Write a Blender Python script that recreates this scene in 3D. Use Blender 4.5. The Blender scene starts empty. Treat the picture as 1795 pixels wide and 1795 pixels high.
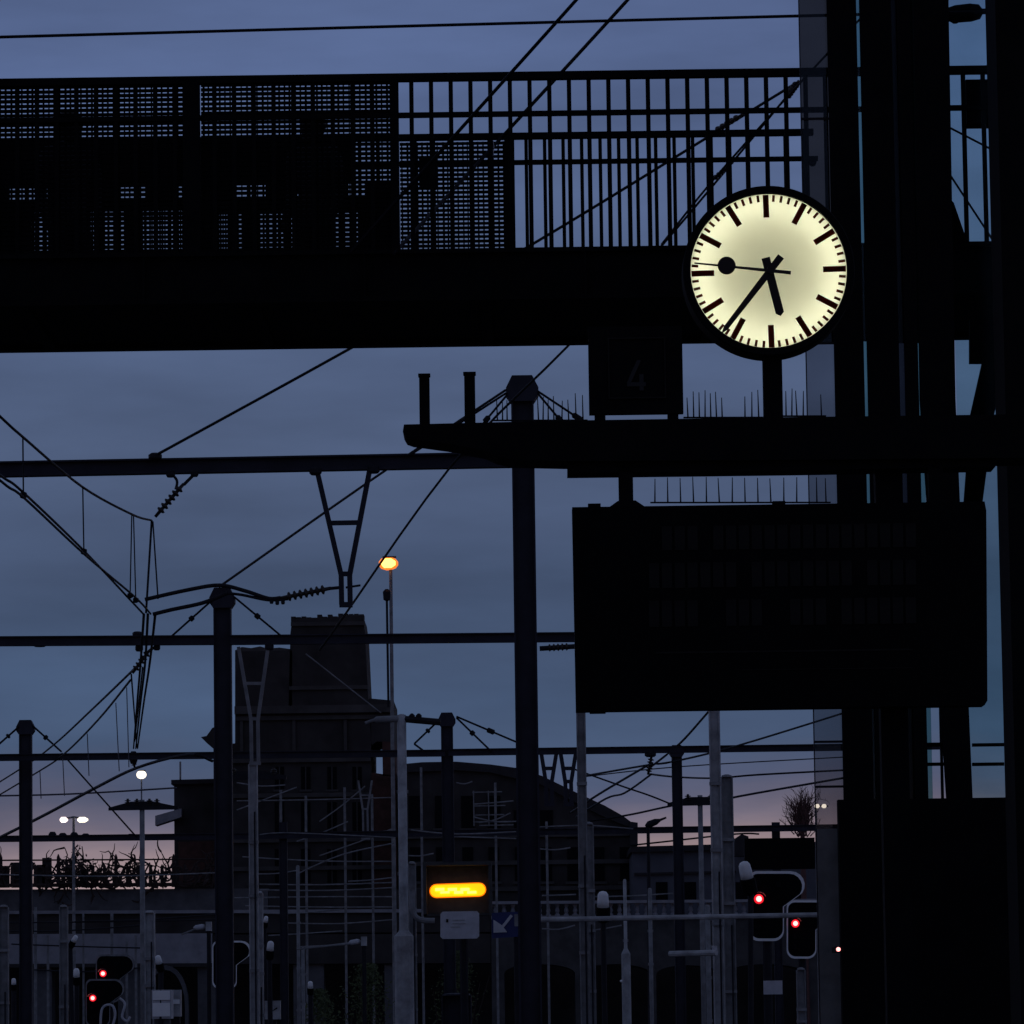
import bpy, math, random
from mathutils import Vector, Matrix, noise
random.seed(7)
SC = bpy.context.scene
COL = SC.collection

# ------------------------------------------------------------------ camera
FPX = 8000.0                       # focal length in photograph pixels (frame is 1795 px wide)
EYE = Vector((0.0, 0.0, 2.4))      # standing on a platform 0.76 m above the rails
PITCH = math.atan(892.5 / FPX)
ROLL = 0.0135
F_ = Vector((0, math.cos(PITCH), math.sin(PITCH)))
R0 = Vector((1, 0, 0)); U0 = Vector((0, -math.sin(PITCH), math.cos(PITCH)))
U_ = U0 * math.cos(ROLL) + R0 * math.sin(ROLL)
R_ = R0 * math.cos(ROLL) - U0 * math.sin(ROLL)
cam = bpy.data.cameras.new('camera'); camo = bpy.data.objects.new('camera', cam); COL.objects.link(camo)
cam.sensor_width = 36; cam.lens = 36 * FPX / 1795; cam.clip_start = 0.1; cam.clip_end = 6000
camo.matrix_world = Matrix(((R_.x, U_.x, -F_.x, EYE.x), (R_.y, U_.y, -F_.y, EYE.y), (R_.z, U_.z, -F_.z, EYE.z), (0, 0, 0, 1)))
SC.camera = camo

# ------------------------------------------------------------------ sky, sun, exposure
W = bpy.data.worlds.new('World'); SC.world = W; W.use_nodes = True
nt = W.node_tree; nt.nodes.clear()
def nn(t, **k):
    n = nt.nodes.new(t)
    for a, b in k.items(): setattr(n, a, b)
    return n
out = nn('ShaderNodeOutputWorld'); bg = nn('ShaderNodeBackground')
tc = nn('ShaderNodeTexCoord'); sep = nn('ShaderNodeSeparateXYZ')
nt.links.new(tc.outputs['Generated'], sep.inputs[0])
# soft cloud decks: the twilight colours follow the height above the horizon, broken up by stretched noise
mp = nn('ShaderNodeMapping'); mp.inputs['Scale'].default_value = (5, 5, 22)
nt.links.new(tc.outputs['Generated'], mp.inputs[0])
nz = nn('ShaderNodeTexNoise'); nz.inputs['Scale'].default_value = 1.6; nz.inputs['Detail'].default_value = 6; nz.inputs['Roughness'].default_value = .55
nt.links.new(mp.outputs[0], nz.inputs['Vector'])
m1 = nn('ShaderNodeMath', operation='MULTIPLY_ADD'); m1.inputs[1].default_value = 0.032; m1.inputs[2].default_value = -0.016
nt.links.new(nz.outputs['Fac'], m1.inputs[0])
add = nn('ShaderNodeMath', operation='ADD'); nt.links.new(sep.outputs['Z'], add.inputs[0]); nt.links.new(m1.outputs[0], add.inputs[1])
ramp = nn('ShaderNodeValToRGB')
def lin(*c): return tuple(((v/255)/12.92 if v <= 10.3 else (((v/255)+.055)/1.055)**2.4) for v in c) + (1,)
stops = [(0.0, lin(140, 116, 118)), (.028, lin(164, 142, 144)), (.036, lin(146, 128, 134)), (.042, lin(112, 106, 122)), (.049, lin(82, 90, 116)), (.058, lin(69, 87, 116)),
         (.072, lin(68, 87, 117)), (.090, lin(65, 81, 109)), (.105, lin(71, 86, 115)), (.125, lin(77, 92, 122)), (.16, lin(80, 96, 129)), (.21, lin(85, 102, 142)),
         (.36, lin(80, 93, 126)), (.60, lin(76, 84, 108)), (1.0, lin(70, 77, 96))]
cr = ramp.color_ramp
while len(cr.elements) < len(stops): cr.elements.new(.5)
for e, (p, c) in zip(cr.elements, stops): e.position = p; e.color = c
nt.links.new(add.outputs[0], ramp.inputs[0])
sky = nn('ShaderNodeTexSky', sky_type='NISHITA'); sky.sun_disc = False
SUN_EL, SUN_AZ = math.radians(1.0), math.radians(12)     # the last glow sits low ahead, to the right
sky.sun_elevation = SUN_EL; sky.sun_rotation = SUN_AZ; sky.air_density = 1.5; sky.dust_density = 1.0; sky.ozone_density = 4
mul = nn('ShaderNodeVectorMath', operation='SCALE'); mul.inputs['Scale'].default_value = 0.002
nt.links.new(sky.outputs[0], mul.inputs[0])
nz2 = nn('ShaderNodeTexNoise'); nz2.inputs['Scale'].default_value = 2.2; nz2.inputs['Detail'].default_value = 5
nt.links.new(mp.outputs[0], nz2.inputs['Vector'])
mr = nn('ShaderNodeMapRange'); mr.inputs['To Min'].default_value = .52; mr.inputs['To Max'].default_value = 1.48
nt.links.new(nz2.outputs['Fac'], mr.inputs['Value'])
cl = nn('ShaderNodeVectorMath', operation='SCALE'); nt.links.new(ramp.outputs[0], cl.inputs[0]); nt.links.new(mr.outputs[0], cl.inputs['Scale'])
sm = nn('ShaderNodeVectorMath', operation='ADD'); nt.links.new(cl.outputs[0], sm.inputs[0]); nt.links.new(mul.outputs[0], sm.inputs[1])
nt.links.new(sm.outputs[0], bg.inputs['Color']); bg.inputs['Strength'].default_value = 1.0
nt.links.new(bg.outputs[0], out.inputs[0])
sun = bpy.data.lights.new('sun', 'SUN'); sun.energy = 0.02; sun.angle = math.radians(25); sun.color = (1, .82, .74)
suno = bpy.data.objects.new('sun', sun); COL.objects.link(suno)
sd = Vector((math.sin(SUN_AZ) * math.cos(SUN_EL), math.cos(SUN_AZ) * math.cos(SUN_EL), math.sin(SUN_EL)))
suno.rotation_euler = (-sd).to_track_quat('-Z', 'Y').to_euler(); suno.location = (0, 0, 60)
vs = SC.view_settings; vs.view_transform = 'Standard'; vs.look = 'None'; vs.exposure = 0; vs.gamma = 1; vs.use_curve_mapping = False
SC.render.engine = 'CYCLES'
SC.cycles.max_bounces = 5; SC.cycles.diffuse_bounces = 3; SC.cycles.use_adaptive_sampling = True; SC.cycles.adaptive_threshold = .02; SC.cycles.glossy_bounces = 2; SC.cycles.transparent_max_bounces = 24
try:
    SC.cycles.use_denoising = True
except Exception: pass

# ------------------------------------------------------------------ picture ray -> point in the place
def ray(px, py): return F_ + R_ * ((px - 897.5) / FPX) + U_ * ((897.5 - py) / FPX)
def P(px, py, d):                       # the point at distance d (along Y) seen there
    r = ray(px, py); return EYE + r * (d / r.y)
def Pz(px, py, z):                      # the point at height z seen there
    r = ray(px, py); return EYE + r * ((z - EYE.z) / r.z)
def M(d): return d / FPX                # metres per photograph pixel at distance d

# ------------------------------------------------------------------ materials
MAT = {}
def mat(name, col, rough=.7, metal=0., var=.25, scale=6., bump=.15, spec=.3):
    if name in MAT: return MAT[name]
    m = bpy.data.materials.new(name); m.use_nodes = True; t = m.node_tree; b = t.nodes['Principled BSDF']
    b.inputs['Roughness'].default_value = rough; b.inputs['Metallic'].default_value = metal
    b.inputs['Specular IOR Level'].default_value = spec
    co = t.nodes.new('ShaderNodeTexCoord'); n = t.nodes.new('ShaderNodeTexNoise')
    n.inputs['Scale'].default_value = scale; n.inputs['Detail'].default_value = 7; n.inputs['Roughness'].default_value = .6
    t.links.new(co.outputs['Object'], n.inputs['Vector'])
    r = t.nodes.new('ShaderNodeValToRGB')
    r.color_ramp.elements[0].position = .3; r.color_ramp.elements[1].position = .72
    r.color_ramp.elements[0].color = tuple(c * (1 - var) for c in col) + (1,)
    r.color_ramp.elements[1].color = tuple(min(1, c * (1 + var)) for c in col) + (1,)
    t.links.new(n.outputs['Fac'], r.inputs[0]); t.links.new(r.outputs[0], b.inputs['Base Color'])
    if bump:
        bp = t.nodes.new('ShaderNodeBump'); bp.inputs['Strength'].default_value = bump; bp.inputs['Distance'].default_value = .02
        t.links.new(n.outputs['Fac'], bp.inputs['Height']); t.links.new(bp.outputs[0], b.inputs['Normal'])
    MAT[name] = m; return m
def emit(name, col, s):
    m = bpy.data.materials.new(name); m.use_nodes = True; t = m.node_tree; b = t.nodes['Principled BSDF']
    b.inputs['Base Color'].default_value = tuple(min(1, c) for c in col) + (1,)
    b.inputs['Emission Color'].default_value = tuple(col) + (1,); b.inputs['Emission Strength'].default_value = s
    n = t.nodes.new('ShaderNodeTexNoise'); n.inputs['Scale'].default_value = 30
    mr_ = t.nodes.new('ShaderNodeMapRange'); mr_.inputs['To Min'].default_value = .2; mr_.inputs['To Max'].default_value = .5
    t.links.new(n.outputs['Fac'], mr_.inputs['Value']); t.links.new(mr_.outputs[0], b.inputs['Roughness'])
    if s < 8 and name != 'bar_yellow': m.cycles.emission_sampling = 'NONE'   # far lamps: too weak to light anything in view
    MAT[name] = m; return m
def glass(name, tint, gloss=.5):
    m = bpy.data.materials.new(name); m.use_nodes = True; t = m.node_tree; t.nodes.clear()
    o = t.nodes.new('ShaderNodeOutputMaterial'); a = t.nodes.new('ShaderNodeBsdfTransparent'); g = t.nodes.new('ShaderNodeBsdfGlossy'); x = t.nodes.new('ShaderNodeMixShader')
    n = t.nodes.new('ShaderNodeTexNoise'); n.inputs['Scale'].default_value = 2.2; n.inputs['Detail'].default_value = 5
    co = t.nodes.new('ShaderNodeTexCoord'); t.links.new(co.outputs['Object'], n.inputs['Vector'])
    r = t.nodes.new('ShaderNodeValToRGB')
    r.color_ramp.elements[0].color = tuple(c * .86 for c in tint) + (1,); r.color_ramp.elements[1].color = tuple(min(1, c * 1.12) for c in tint) + (1,)
    t.links.new(n.outputs['Fac'], r.inputs[0]); t.links.new(r.outputs[0], a.inputs[0])
    g.inputs['Roughness'].default_value = .08; g.inputs['Color'].default_value = (gloss, gloss*1.05, gloss*1.1, 1)
    fr = t.nodes.new('ShaderNodeFresnel'); fr.inputs['IOR'].default_value = 1.45
    t.links.new(fr.outputs[0], x.inputs[0]); t.links.new(a.outputs[0], x.inputs[1]); t.links.new(g.outputs[0], x.inputs[2]); t.links.new(x.outputs[0], o.inputs[0])
    MAT[name] = m; return m
def translucent(name, col, refl):
    m = bpy.data.materials.new(name); m.use_nodes = True; t = m.node_tree; t.nodes.clear()
    o = t.nodes.new('ShaderNodeOutputMaterial'); a = t.nodes.new('ShaderNodeBsdfTranslucent'); d = t.nodes.new('ShaderNodeBsdfDiffuse'); x = t.nodes.new('ShaderNodeMixShader')
    n = t.nodes.new('ShaderNodeTexNoise'); n.inputs['Scale'].default_value = 14
    r = t.nodes.new('ShaderNodeValToRGB'); r.color_ramp.elements[0].color = tuple(c * .96 for c in col) + (1,); r.color_ramp.elements[1].color = tuple(col) + (1,)
    t.links.new(n.outputs['Fac'], r.inputs[0]); t.links.new(r.outputs[0], a.inputs[0]); d.inputs[0].default_value = tuple(refl) + (1,)
    x.inputs[0].default_value = .25
    t.links.new(a.outputs[0], x.inputs[1]); t.links.new(d.outputs[0], x.inputs[2]); t.links.new(x.outputs[0], o.inputs[0])
    MAT[name] = m; return m

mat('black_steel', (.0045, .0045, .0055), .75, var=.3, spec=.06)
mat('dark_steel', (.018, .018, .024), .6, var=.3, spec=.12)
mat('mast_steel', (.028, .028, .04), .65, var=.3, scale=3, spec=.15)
mat('galvanised', (.35, .355, .37), .55, var=.42, scale=3.5)
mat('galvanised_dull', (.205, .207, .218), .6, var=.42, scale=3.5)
mat('galvanised_flange', (.30, .31, .36), .5, var=.2)
mat('wire', (.010, .010, .015), .6, var=.2, bump=0, spec=.1)
mat('fin_grey', (.17, .17, .17), .5, var=.35, scale=5)
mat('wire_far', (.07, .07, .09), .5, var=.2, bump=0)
mat('porcelain', (.03, .022, .02), .35, var=.3)
mat('concrete', (.27, .27, .30), .85, var=.22, scale=1.2, bump=.4)
mat('concrete_dark', (.10, .10, .11), .85, var=.3, scale=1.2, bump=.4)
mat('stone', (.065, .06, .06), .9, var=.4, scale=.5, bump=.6)
mat('stone_dark', (.038, .034, .034), .9, var=.4, scale=.6, bump=.6)
mat('arch_stone', (.06, .058, .06), .9, var=.4, scale=.8, bump=.5)
mat('brick', (.075, .036, .03), .9, var=.4, scale=1.5, bump=.5)
mat('slate', (.03, .027, .03), .8, var=.35, scale=1.2, bump=.4)
mat('render_grey', (.10, .103, .125), .9, var=.2, scale=.6, bump=.2)
mat('dark_opening', (.006, .006, .008), .9, var=.2, spec=.1)
mat('ballast', (.09, .085, .08), .95, var=.5, scale=9, bump=.8)
mat('asphalt', (.05, .05, .052), .9, var=.3, scale=8, bump=.4)
mat('rail', (.12, .11, .1), .35, metal=.8, var=.3)
mat('white_paint', (.88, .88, .88), .5, var=.06, bump=.05)
mat('white_dull', (.5, .5, .54), .6, var=.15, bump=.05)
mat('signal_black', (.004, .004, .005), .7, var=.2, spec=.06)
mat('blue_plate', (.02, .03, .12), .5, var=.15)
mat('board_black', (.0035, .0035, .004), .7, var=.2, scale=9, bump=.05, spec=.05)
mat('board_cell', (.013, .0125, .0125), .6, var=.35, scale=14, bump=.05, spec=.06)
mat('numeral', (.03, .03, .032), .7, var=.3, spec=.1)
mat('leaf', (.06, .075, .03), .8, var=.4, scale=3)
mat('twig', (.045, .03, .028), .9, var=.3)
mat('twig_red', (.12, .06, .055), .9, var=.3)
mat('cloth_dark', (.012, .012, .016), .9, var=.3, scale=20)
mat('skin', (.35, .22, .17), .6, var=.1, scale=12)
mat('hair', (.015, .011, .01), .6, var=.3, scale=40)
mat('housing_white', (.8, .79, .72), .7, var=.04, bump=0)
emit('clock_lamp', (1, .985, .79), 6.3)
translucent('dial', (.86, .86, .80), (.5, .5, .45))
translucent('dial_print', (.14, .028, .016), (.03, .008, .005))
mat('hand_black', (.012, .007, .006), .6, var=.2)
emit('lamp_orange', (1, .43, .08), 4.5)
emit('lamp_amber_fringe', (1, .24, .03), 1.1)  # orange fringe around the bulb, painted as an emissive shell
emit('lamp_white', (1, .88, .70), 1.9)
emit('bar_hot', (1, .70, .10), 2.2)
mat('spill_visor', (.05, .05, .052), .6, var=.3)
emit('lamp_pink', (1, .78, .72), 2.5)
emit('bar_yellow', (1, .50, .003), 1.35)
emit('bar_orange_fringe', (1, .26, .0), .55)
emit('red_core', (1, .32, .30), 3)
emit('red_glass', (1, .015, .03), .95)
emit('red_dim', (1, .1, .1), .12)
glass('tinted_glass', (.655, .65, .66))
glass('smoked_glass', (.37, .335, .31))
glass('black_glass', (.22, .22, .24))
glass('green_glass', (.55, .74, .72))
glass('teal_glass', (.80, .95, .955), .1)

# ------------------------------------------------------------------ mesh helpers
class MB:
    def __init__(s): s.v = []; s.f = []
    def add(s, vs, fs):
        b = len(s.v); s.v += [Vector(v) for v in vs]; s.f += [tuple(b + i for i in f) for f in fs]; return s
    def box(s, lo, hi):
        x0, y0, z0 = lo; x1, y1, z1 = hi
        return s.add([(x0,y0,z0),(x1,y0,z0),(x1,y1,z0),(x0,y1,z0),(x0,y0,z1),(x1,y0,z1),(x1,y1,z1),(x0,y1,z1)],
                     [(0,3,2,1),(4,5,6,7),(0,1,5,4),(1,2,6,5),(2,3,7,6),(3,0,4,7)])
    def bar(s, p, q, w, h):                       # box beam from p to q, w across, h in the other direction
        p, q = Vector(p), Vector(q); t = (q - p).normalized()
        ref = Vector((0, 1, 0)) if abs(t.y) < .9 else Vector((0, 0, 1))
        a = t.cross(ref).normalized(); b = t.cross(a).normalized()
        vs = [c + a * (sx * w / 2) + b * (sy * h / 2) for c in (p, q) for sx, sy in ((-1,-1),(1,-1),(1,1),(-1,1))]
        return s.add(vs, [(0,1,2,3),(7,6,5,4),(0,4,5,1),(1,5,6,2),(2,6,7,3),(3,7,4,0)])
    def tube(s, pts, r, n=6):
        pts = [Vector(p) for p in pts]; rs = r if isinstance(r, (list, tuple)) else [r] * len(pts)
        b = len(s.v); prev = None
        for i, p in enumerate(pts):
            t = (pts[min(i+1, len(pts)-1)] - pts[max(i-1, 0)]).normalized()
            ref = prev if prev else (Vector((0,1,0)) if abs(t.y) < .9 else Vector((1,0,0)))
            a = (ref - t * ref.dot(t)).normalized(); c = t.cross(a); prev = a
            for k in range(n):
                w = 2 * math.pi * k / n; s.v.append(p + (a * math.cos(w) + c * math.sin(w)) * rs[i])
        for i in range(len(pts) - 1):
            for k in range(n):
                k2 = (k + 1) % n; s.f.append((b+i*n+k, b+i*n+k2, b+(i+1)*n+k2, b+(i+1)*n+k))
        s.f.append(tuple(b + k for k in reversed(range(n)))); e = b + (len(pts) - 1) * n
        s.f.append(tuple(e + k for k in range(n))); return s
    def prism(s, pts, th, axis=Vector((0, 1, 0))):
        pts = [Vector(p) for p in pts]; n = len(pts); q = [p + axis * th for p in pts]
        fs = [tuple(range(n)), tuple(range(2*n-1, n-1, -1))] + [(i, n+i, n+(i+1) % n, (i+1) % n) for i in range(n)]
        return s.add(pts + q, fs)
    def lathe(s, c, axis, prof, n=24, ring=False):             # prof: (along, radius)
        axis = Vector(axis).normalized(); a = axis.orthogonal().normalized(); k_ = axis.cross(a); c = Vector(c)
        b = len(s.v)
        for h, r in prof:
            for k in range(n):
                w = 2 * math.pi * k / n; s.v.append(c + axis * h + (a * math.cos(w) + k_ * math.sin(w)) * r)
        for i in range(len(prof) - 1):
            for k in range(n):
                k2 = (k+1) % n; s.f.append((b+i*n+k, b+i*n+k2, b+(i+1)*n+k2, b+(i+1)*n+k))
        e = b + (len(prof)-1) * n
        if ring:
            for k in range(n): k2 = (k+1) % n; s.f.append((e+k, e+k2, b+k2, b+k))
        else:
            s.f.append(tuple(b + k for k in reversed(range(n)))); s.f.append(tuple(e + k for k in range(n)))
        return s
    def build(s, name, material, parent=None, smooth=False):
        lo = Vector((min(v.x for v in s.v), min(v.y for v in s.v), min(v.z for v in s.v)))
        hi = Vector((max(v.x for v in s.v), max(v.y for v in s.v), max(v.z for v in s.v)))
        c = Vector(((lo.x+hi.x)/2, (lo.y+hi.y)/2, lo.z))
        me = bpy.data.meshes.new(name); me.from_pydata([v - c for v in s.v], [], s.f)
        me.materials.append(MAT[material]); me.update()
        if smooth: me.shade_smooth()
        return link(name, me, c, parent)
WL = {}
def link(name, data, loc, parent=None):
    o = bpy.data.objects.new(name, data); COL.objects.link(o); o.location = loc; WL[o.name] = Vector(loc)
    if parent:
        o.parent = parent; o.location = Vector(loc) - WL[parent.name]
    return o
def tag(o, label, cat, group=None, kind=None):
    if label: o['label'] = label
    if cat: o['category'] = cat
    if group: o['group'] = group
    if kind: o['kind'] = kind
    return o
def thing(name, label, cat, loc, group=None): return tag(link(name, None, Vector(loc)), label, cat, group)
def struct(o): o['kind'] = 'structure'; return o
def copy(o, loc, parent):                        # share mesh data between alike pieces
    c = o.copy(); COL.objects.link(c); WL[c.name] = Vector(loc); c.parent = parent; c.location = Vector(loc) - WL[parent.name]; return c

def outline(pts, d): return [P(x, y, d) for x, y in pts]
def hsec(mb, x, y, z0, z1, w, dep, tf, tw):       # H-section column, flanges left and right
    mb.box((x - w/2, y, z0), (x - w/2 + tf, y + dep, z1)); mb.box((x + w/2 - tf, y, z0), (x + w/2, y + dep, z1))
    mb.box((x - w/2 + tf, y + dep/2 - tw/2, z0), (x + w/2 - tf, y + dep/2 + tw/2, z1)); return mb
def sag(pts3, n=6):                               # smooth polyline through points
    out_ = []
    P3 = [Vector(p) for p in pts3]
    for i in range(len(P3) - 1):
        p0 = P3[max(i-1, 0)]; p1 = P3[i]; p2 = P3[i+1]; p3 = P3[min(i+2, len(P3)-1)]
        for k in range(n):
            t = k / n
            out_.append(.5 * ((2*p1) + (p2-p0)*t + (2*p0-5*p1+4*p2-p3)*t*t + (3*p1-p0-3*p2+p3)*t**3))
    out_.append(P3[-1]); return out_
def insulator(mb, p, q, r, n=6):                  # ribbed stick between p and q
    p, q = Vector(p), Vector(q); L = (q - p).length; prof = [(0, r*.35)]
    for k in range(n):
        a = L * (.12 + .76 * k / n); b = L * .76 / n
        prof += [(a, r*.4), (a + b*.25, r), (a + b*.55, r*.85), (a + b*.7, r*.4)]
    prof.append((L, r*.35)); return mb.lathe(p, q - p, prof, 10)


# ================================================================== ground, tracks, platform
struct(MB().add([(-2500,-60,0),(2500,-60,0),(2500,5000,0),(-2500,5000,0)], [(0,1,2,3)]).build('ground', 'ballast'))
pf = MB().box((-1.6,-20,.004),(7.5,104,.70)); struct(pf.build('platform', 'concrete_dark'))
struct(MB().box((-1.7,-20,.705),(7.6,104,.76)).build('platform_paving', 'asphalt'))
for tx in (-12.0, -8.2, -4.2, 10.4):
    bed = MB()
    for k in range(0, 240): bed.box((tx-1.25, 20+k*1.3, .004), (tx+1.25, 20.25+k*1.3, .12))
    tr = thing('railway_track', {-12.0: 'outer left railway track beside the second left track', -8.2: 'railway track second from the left, between two other tracks',
        -4.2: 'railway track along the left edge of the platform', 10.4: 'railway track on the far right side of the platform'}[tx], 'track', (tx, 20, 0), 'railway tracks through the station')
    sl = bed.build('sleepers', 'concrete_dark', tr); sl['kind'] = 'stuff'
    for s in (-.72, .72): MB().box((tx+s-.035, 18, .12), (tx+s+.035, 334, .28)).build('rail', 'rail', tr)

# ================================================================== footbridge
YN, YF = 31.0, 33.2
def zn(y): return P(897, y, YN).z
def zf(y): return P(897, y, YF).z
zb = zf(607); zdt = zn(434); XL, XR = -9.0, 7.2
fb = thing('footbridge', 'black steel footbridge with barred and meshed parapets crossing above the tracks', 'footbridge', (0, 32.1, zb))
for y0, y1 in ((YN, YN+.16), (YF-.16, YF)):
    g = MB(); g.box((XL, y0+.05, zb+.03), (XR, y0+.11, zdt-.03)); g.box((XL, y0, zb), (XR, y0+.16, zb+.03)); g.box((XL, y0, zdt-.03), (XR, y0+.16, zdt))
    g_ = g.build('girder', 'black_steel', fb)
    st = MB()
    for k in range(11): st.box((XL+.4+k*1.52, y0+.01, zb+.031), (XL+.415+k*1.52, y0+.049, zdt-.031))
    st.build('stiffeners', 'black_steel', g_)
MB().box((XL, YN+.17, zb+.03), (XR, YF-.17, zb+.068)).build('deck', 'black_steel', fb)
for k in range(10): MB().box((XL+.8+k*1.6, YN+.17, zb+.001), (XL+.88+k*1.6, YF-.17, zb+.029)).build('cross_beam', 'black_steel', fb)
# near parapet
pn = MB().box((XL, YN+.03, zn(137)), (XR, YN+.10, zn(124))).build('parapet', 'black_steel', fb); pn['label'] = 'nearer parapet with perforated mesh on its left bays'
def rail(par, y, z0, z1, xl, xr): return MB().box((xl, y, z0), (xr, y+.03, z1)).build('rail', 'black_steel', par)
rail(pn, YN+.05, zn(201), zn(192), XL, XR)
x0 = P(722, 280, YN).x; pitch = .1364
b0 = None
k = -53
while x0 + k*pitch < XR - .1:
    x = x0 + k*pitch; k += 1
    if x < XL + .1: continue
    if b0 is None: b0 = MB().box((x-.015, YN+.055, zdt), (x+.015, YN+.085, zn(137))).build('baluster', 'black_steel', pn); bz = WL[b0.name]
    else: copy(b0, (x, bz.y, bz.z), pn)
for px, w in ((335, 30), (692, 15), (-23, 30), (-381, 30)):
    a = P(px, 280, YN).x; MB().box((a-w*M(31)/2, YN+.02, zdt), (a+w*M(31)/2, YN+.105, zn(137.5))).build('post', 'black_steel', pn)
def mesh_panel(xl, xr, y, zlo, zhi, par, solid=.0225, seed=0):
    rnd = random.Random(seed)
    m = MB(); z = zlo + .004
    while z < zhi: j = rnd.uniform(-.0012, .0012); m.bar((xl, y+.006, z+solid/2+j), (xr, y+.006, z+solid/2+rnd.uniform(-.0012,.0012)), solid*rnd.uniform(.93,1.1), .012); z += .0332
    x = xl + .01; n = 0
    while x < xr: xx = x + rnd.uniform(-.003,.003); m.box((xx, y+.0125, zlo), (xx+rnd.uniform(.009,.016), y+.02, zhi)); x += .0374; n += 1
    o = m.build('mesh_panel', 'black_steel', par); return o
for a, b in ((-381+16, -23-16), (-23+16, 319), (351, 684)):
    mesh_panel(P(a, 280, YN).x, P(b, 280, YN).x, YN+.10, zdt+.01, zn(139), pn, seed=int(a)+900)
# far parapet
XE = P(1418, 260, YF).x
pf_ = MB().box((XL, YF-.10, zf(247)), (XE+.03, YF-.03, zf(237))).build('parapet', 'black_steel', fb); pf_['label'] = 'farther parapet ending in a rounded knob near the clock'
rail(pf_, YF-.08, zf(292), zf(284), XL, XE+.06)
x0f = P(1150, 330, YF).x; b0 = None
k = -70
while x0f + k*pitch < XE:
    x = x0f + k*pitch; k += 1
    if x < XL + .1: continue
    if b0 is None: b0 = MB().box((x-.013, YF-.08, zb+.2), (x+.013, YF-.052, zf(247))).build('baluster', 'black_steel', pf_); bz = WL[b0.name]
    else: copy(b0, (x, bz.y, bz.z), pf_)
for px, w in ((893, 18), (693, 14), (335, 30), (-23, 30)):
    a = P(px, 280, YF).x; MB().box((a-w*M(33.2)/2, YF-.11, zb+.2), (a+w*M(33.2)/2, YF-.02, zf(247.5))).build('post', 'black_steel', pf_)
for a, b in ((-7, 319), (351, 686)):
    mesh_panel(P(a, 280, YF).x, P(b, 280, YF).x, YF-.049, zb+.2, zf(344), pf_, .0165, int(a)+50)
for a, b in ((701, 884),):
    mesh_panel(P(a, 280, YF).x, P(b, 280, YF).x, YF-.049, zb+.2, zf(249), pf_, .0165 if b < 690 else .021, int(a)+50)
for xa, xb in ((-400,58),(88,162),(222,253),(326,378),(428,458),(513,588),(628,690)):  # added boards, block the sky behind the mesh to darken it
    MB().box((P(xa,380,YF).x, YF-.125, zb+.2), (P(xb,380,YF).x, YF-.112, zf(345))).build('sky_block_board', 'black_steel', pf_)
for xa, xb in ((-400,18),(86,115),(146,208),(258,305),(322,412),(472,512),(546,612),(640,688)):
    MB().box((P(xa,330,YF).x, YF-.127, zf(344.5)), (P(xb,330,YF).x, YF-.114, zf(318.5))).build('sky_block_board', 'black_steel', pf_)
for xa, xb in ((-400,330),(332,618)): MB().box((P(xa,380,YF).x, YF-.126, zf(318)), (P(xb,380,YF).x, YF-.113, zf(246))).build('sky_block_board', 'black_steel', pf_)
q = P(752, 310, YF); MB().box((q.x-.07, YF-.20, q.z-.12), (q.x+.07, YF-.115, q.z+.12)).build('junction_box', 'black_steel', fb)
q = P(1724, 172, YN); MB().box((q.x-.108, YN+.11, q.z-.155), (q.x+.108, YN+.3, q.z+.155)).build('equipment_box', 'black_steel', fb)
MB().tube([P(860, 232, YN+.3), P(866, 256, YN+.3), P(862, 290, YN+.3)], .004).build('hanging_cable', 'white_dull', fb)
# knob at the end of the far rail
q = P(1424, 286, YF); MB().lathe(q - Vector((0,.05,0)), (0,1,0), [(-.02,.01),(-.01,.028),(.04,.028),(.05,.01)], 12).build('rail_knob', 'black_steel', pf_)
# leg of the bridge well left of the view
MB().box((XL+.2, YN+.5, 0), (XL+.7, YN+1.7, zb+.001)).build('pier', 'concrete_dark', fb)
MB().box((XR-.7, YN+.5, 0), (XR-.2, YN+1.7, zb+.001)).build('pier', 'concrete_dark', fb)

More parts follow.
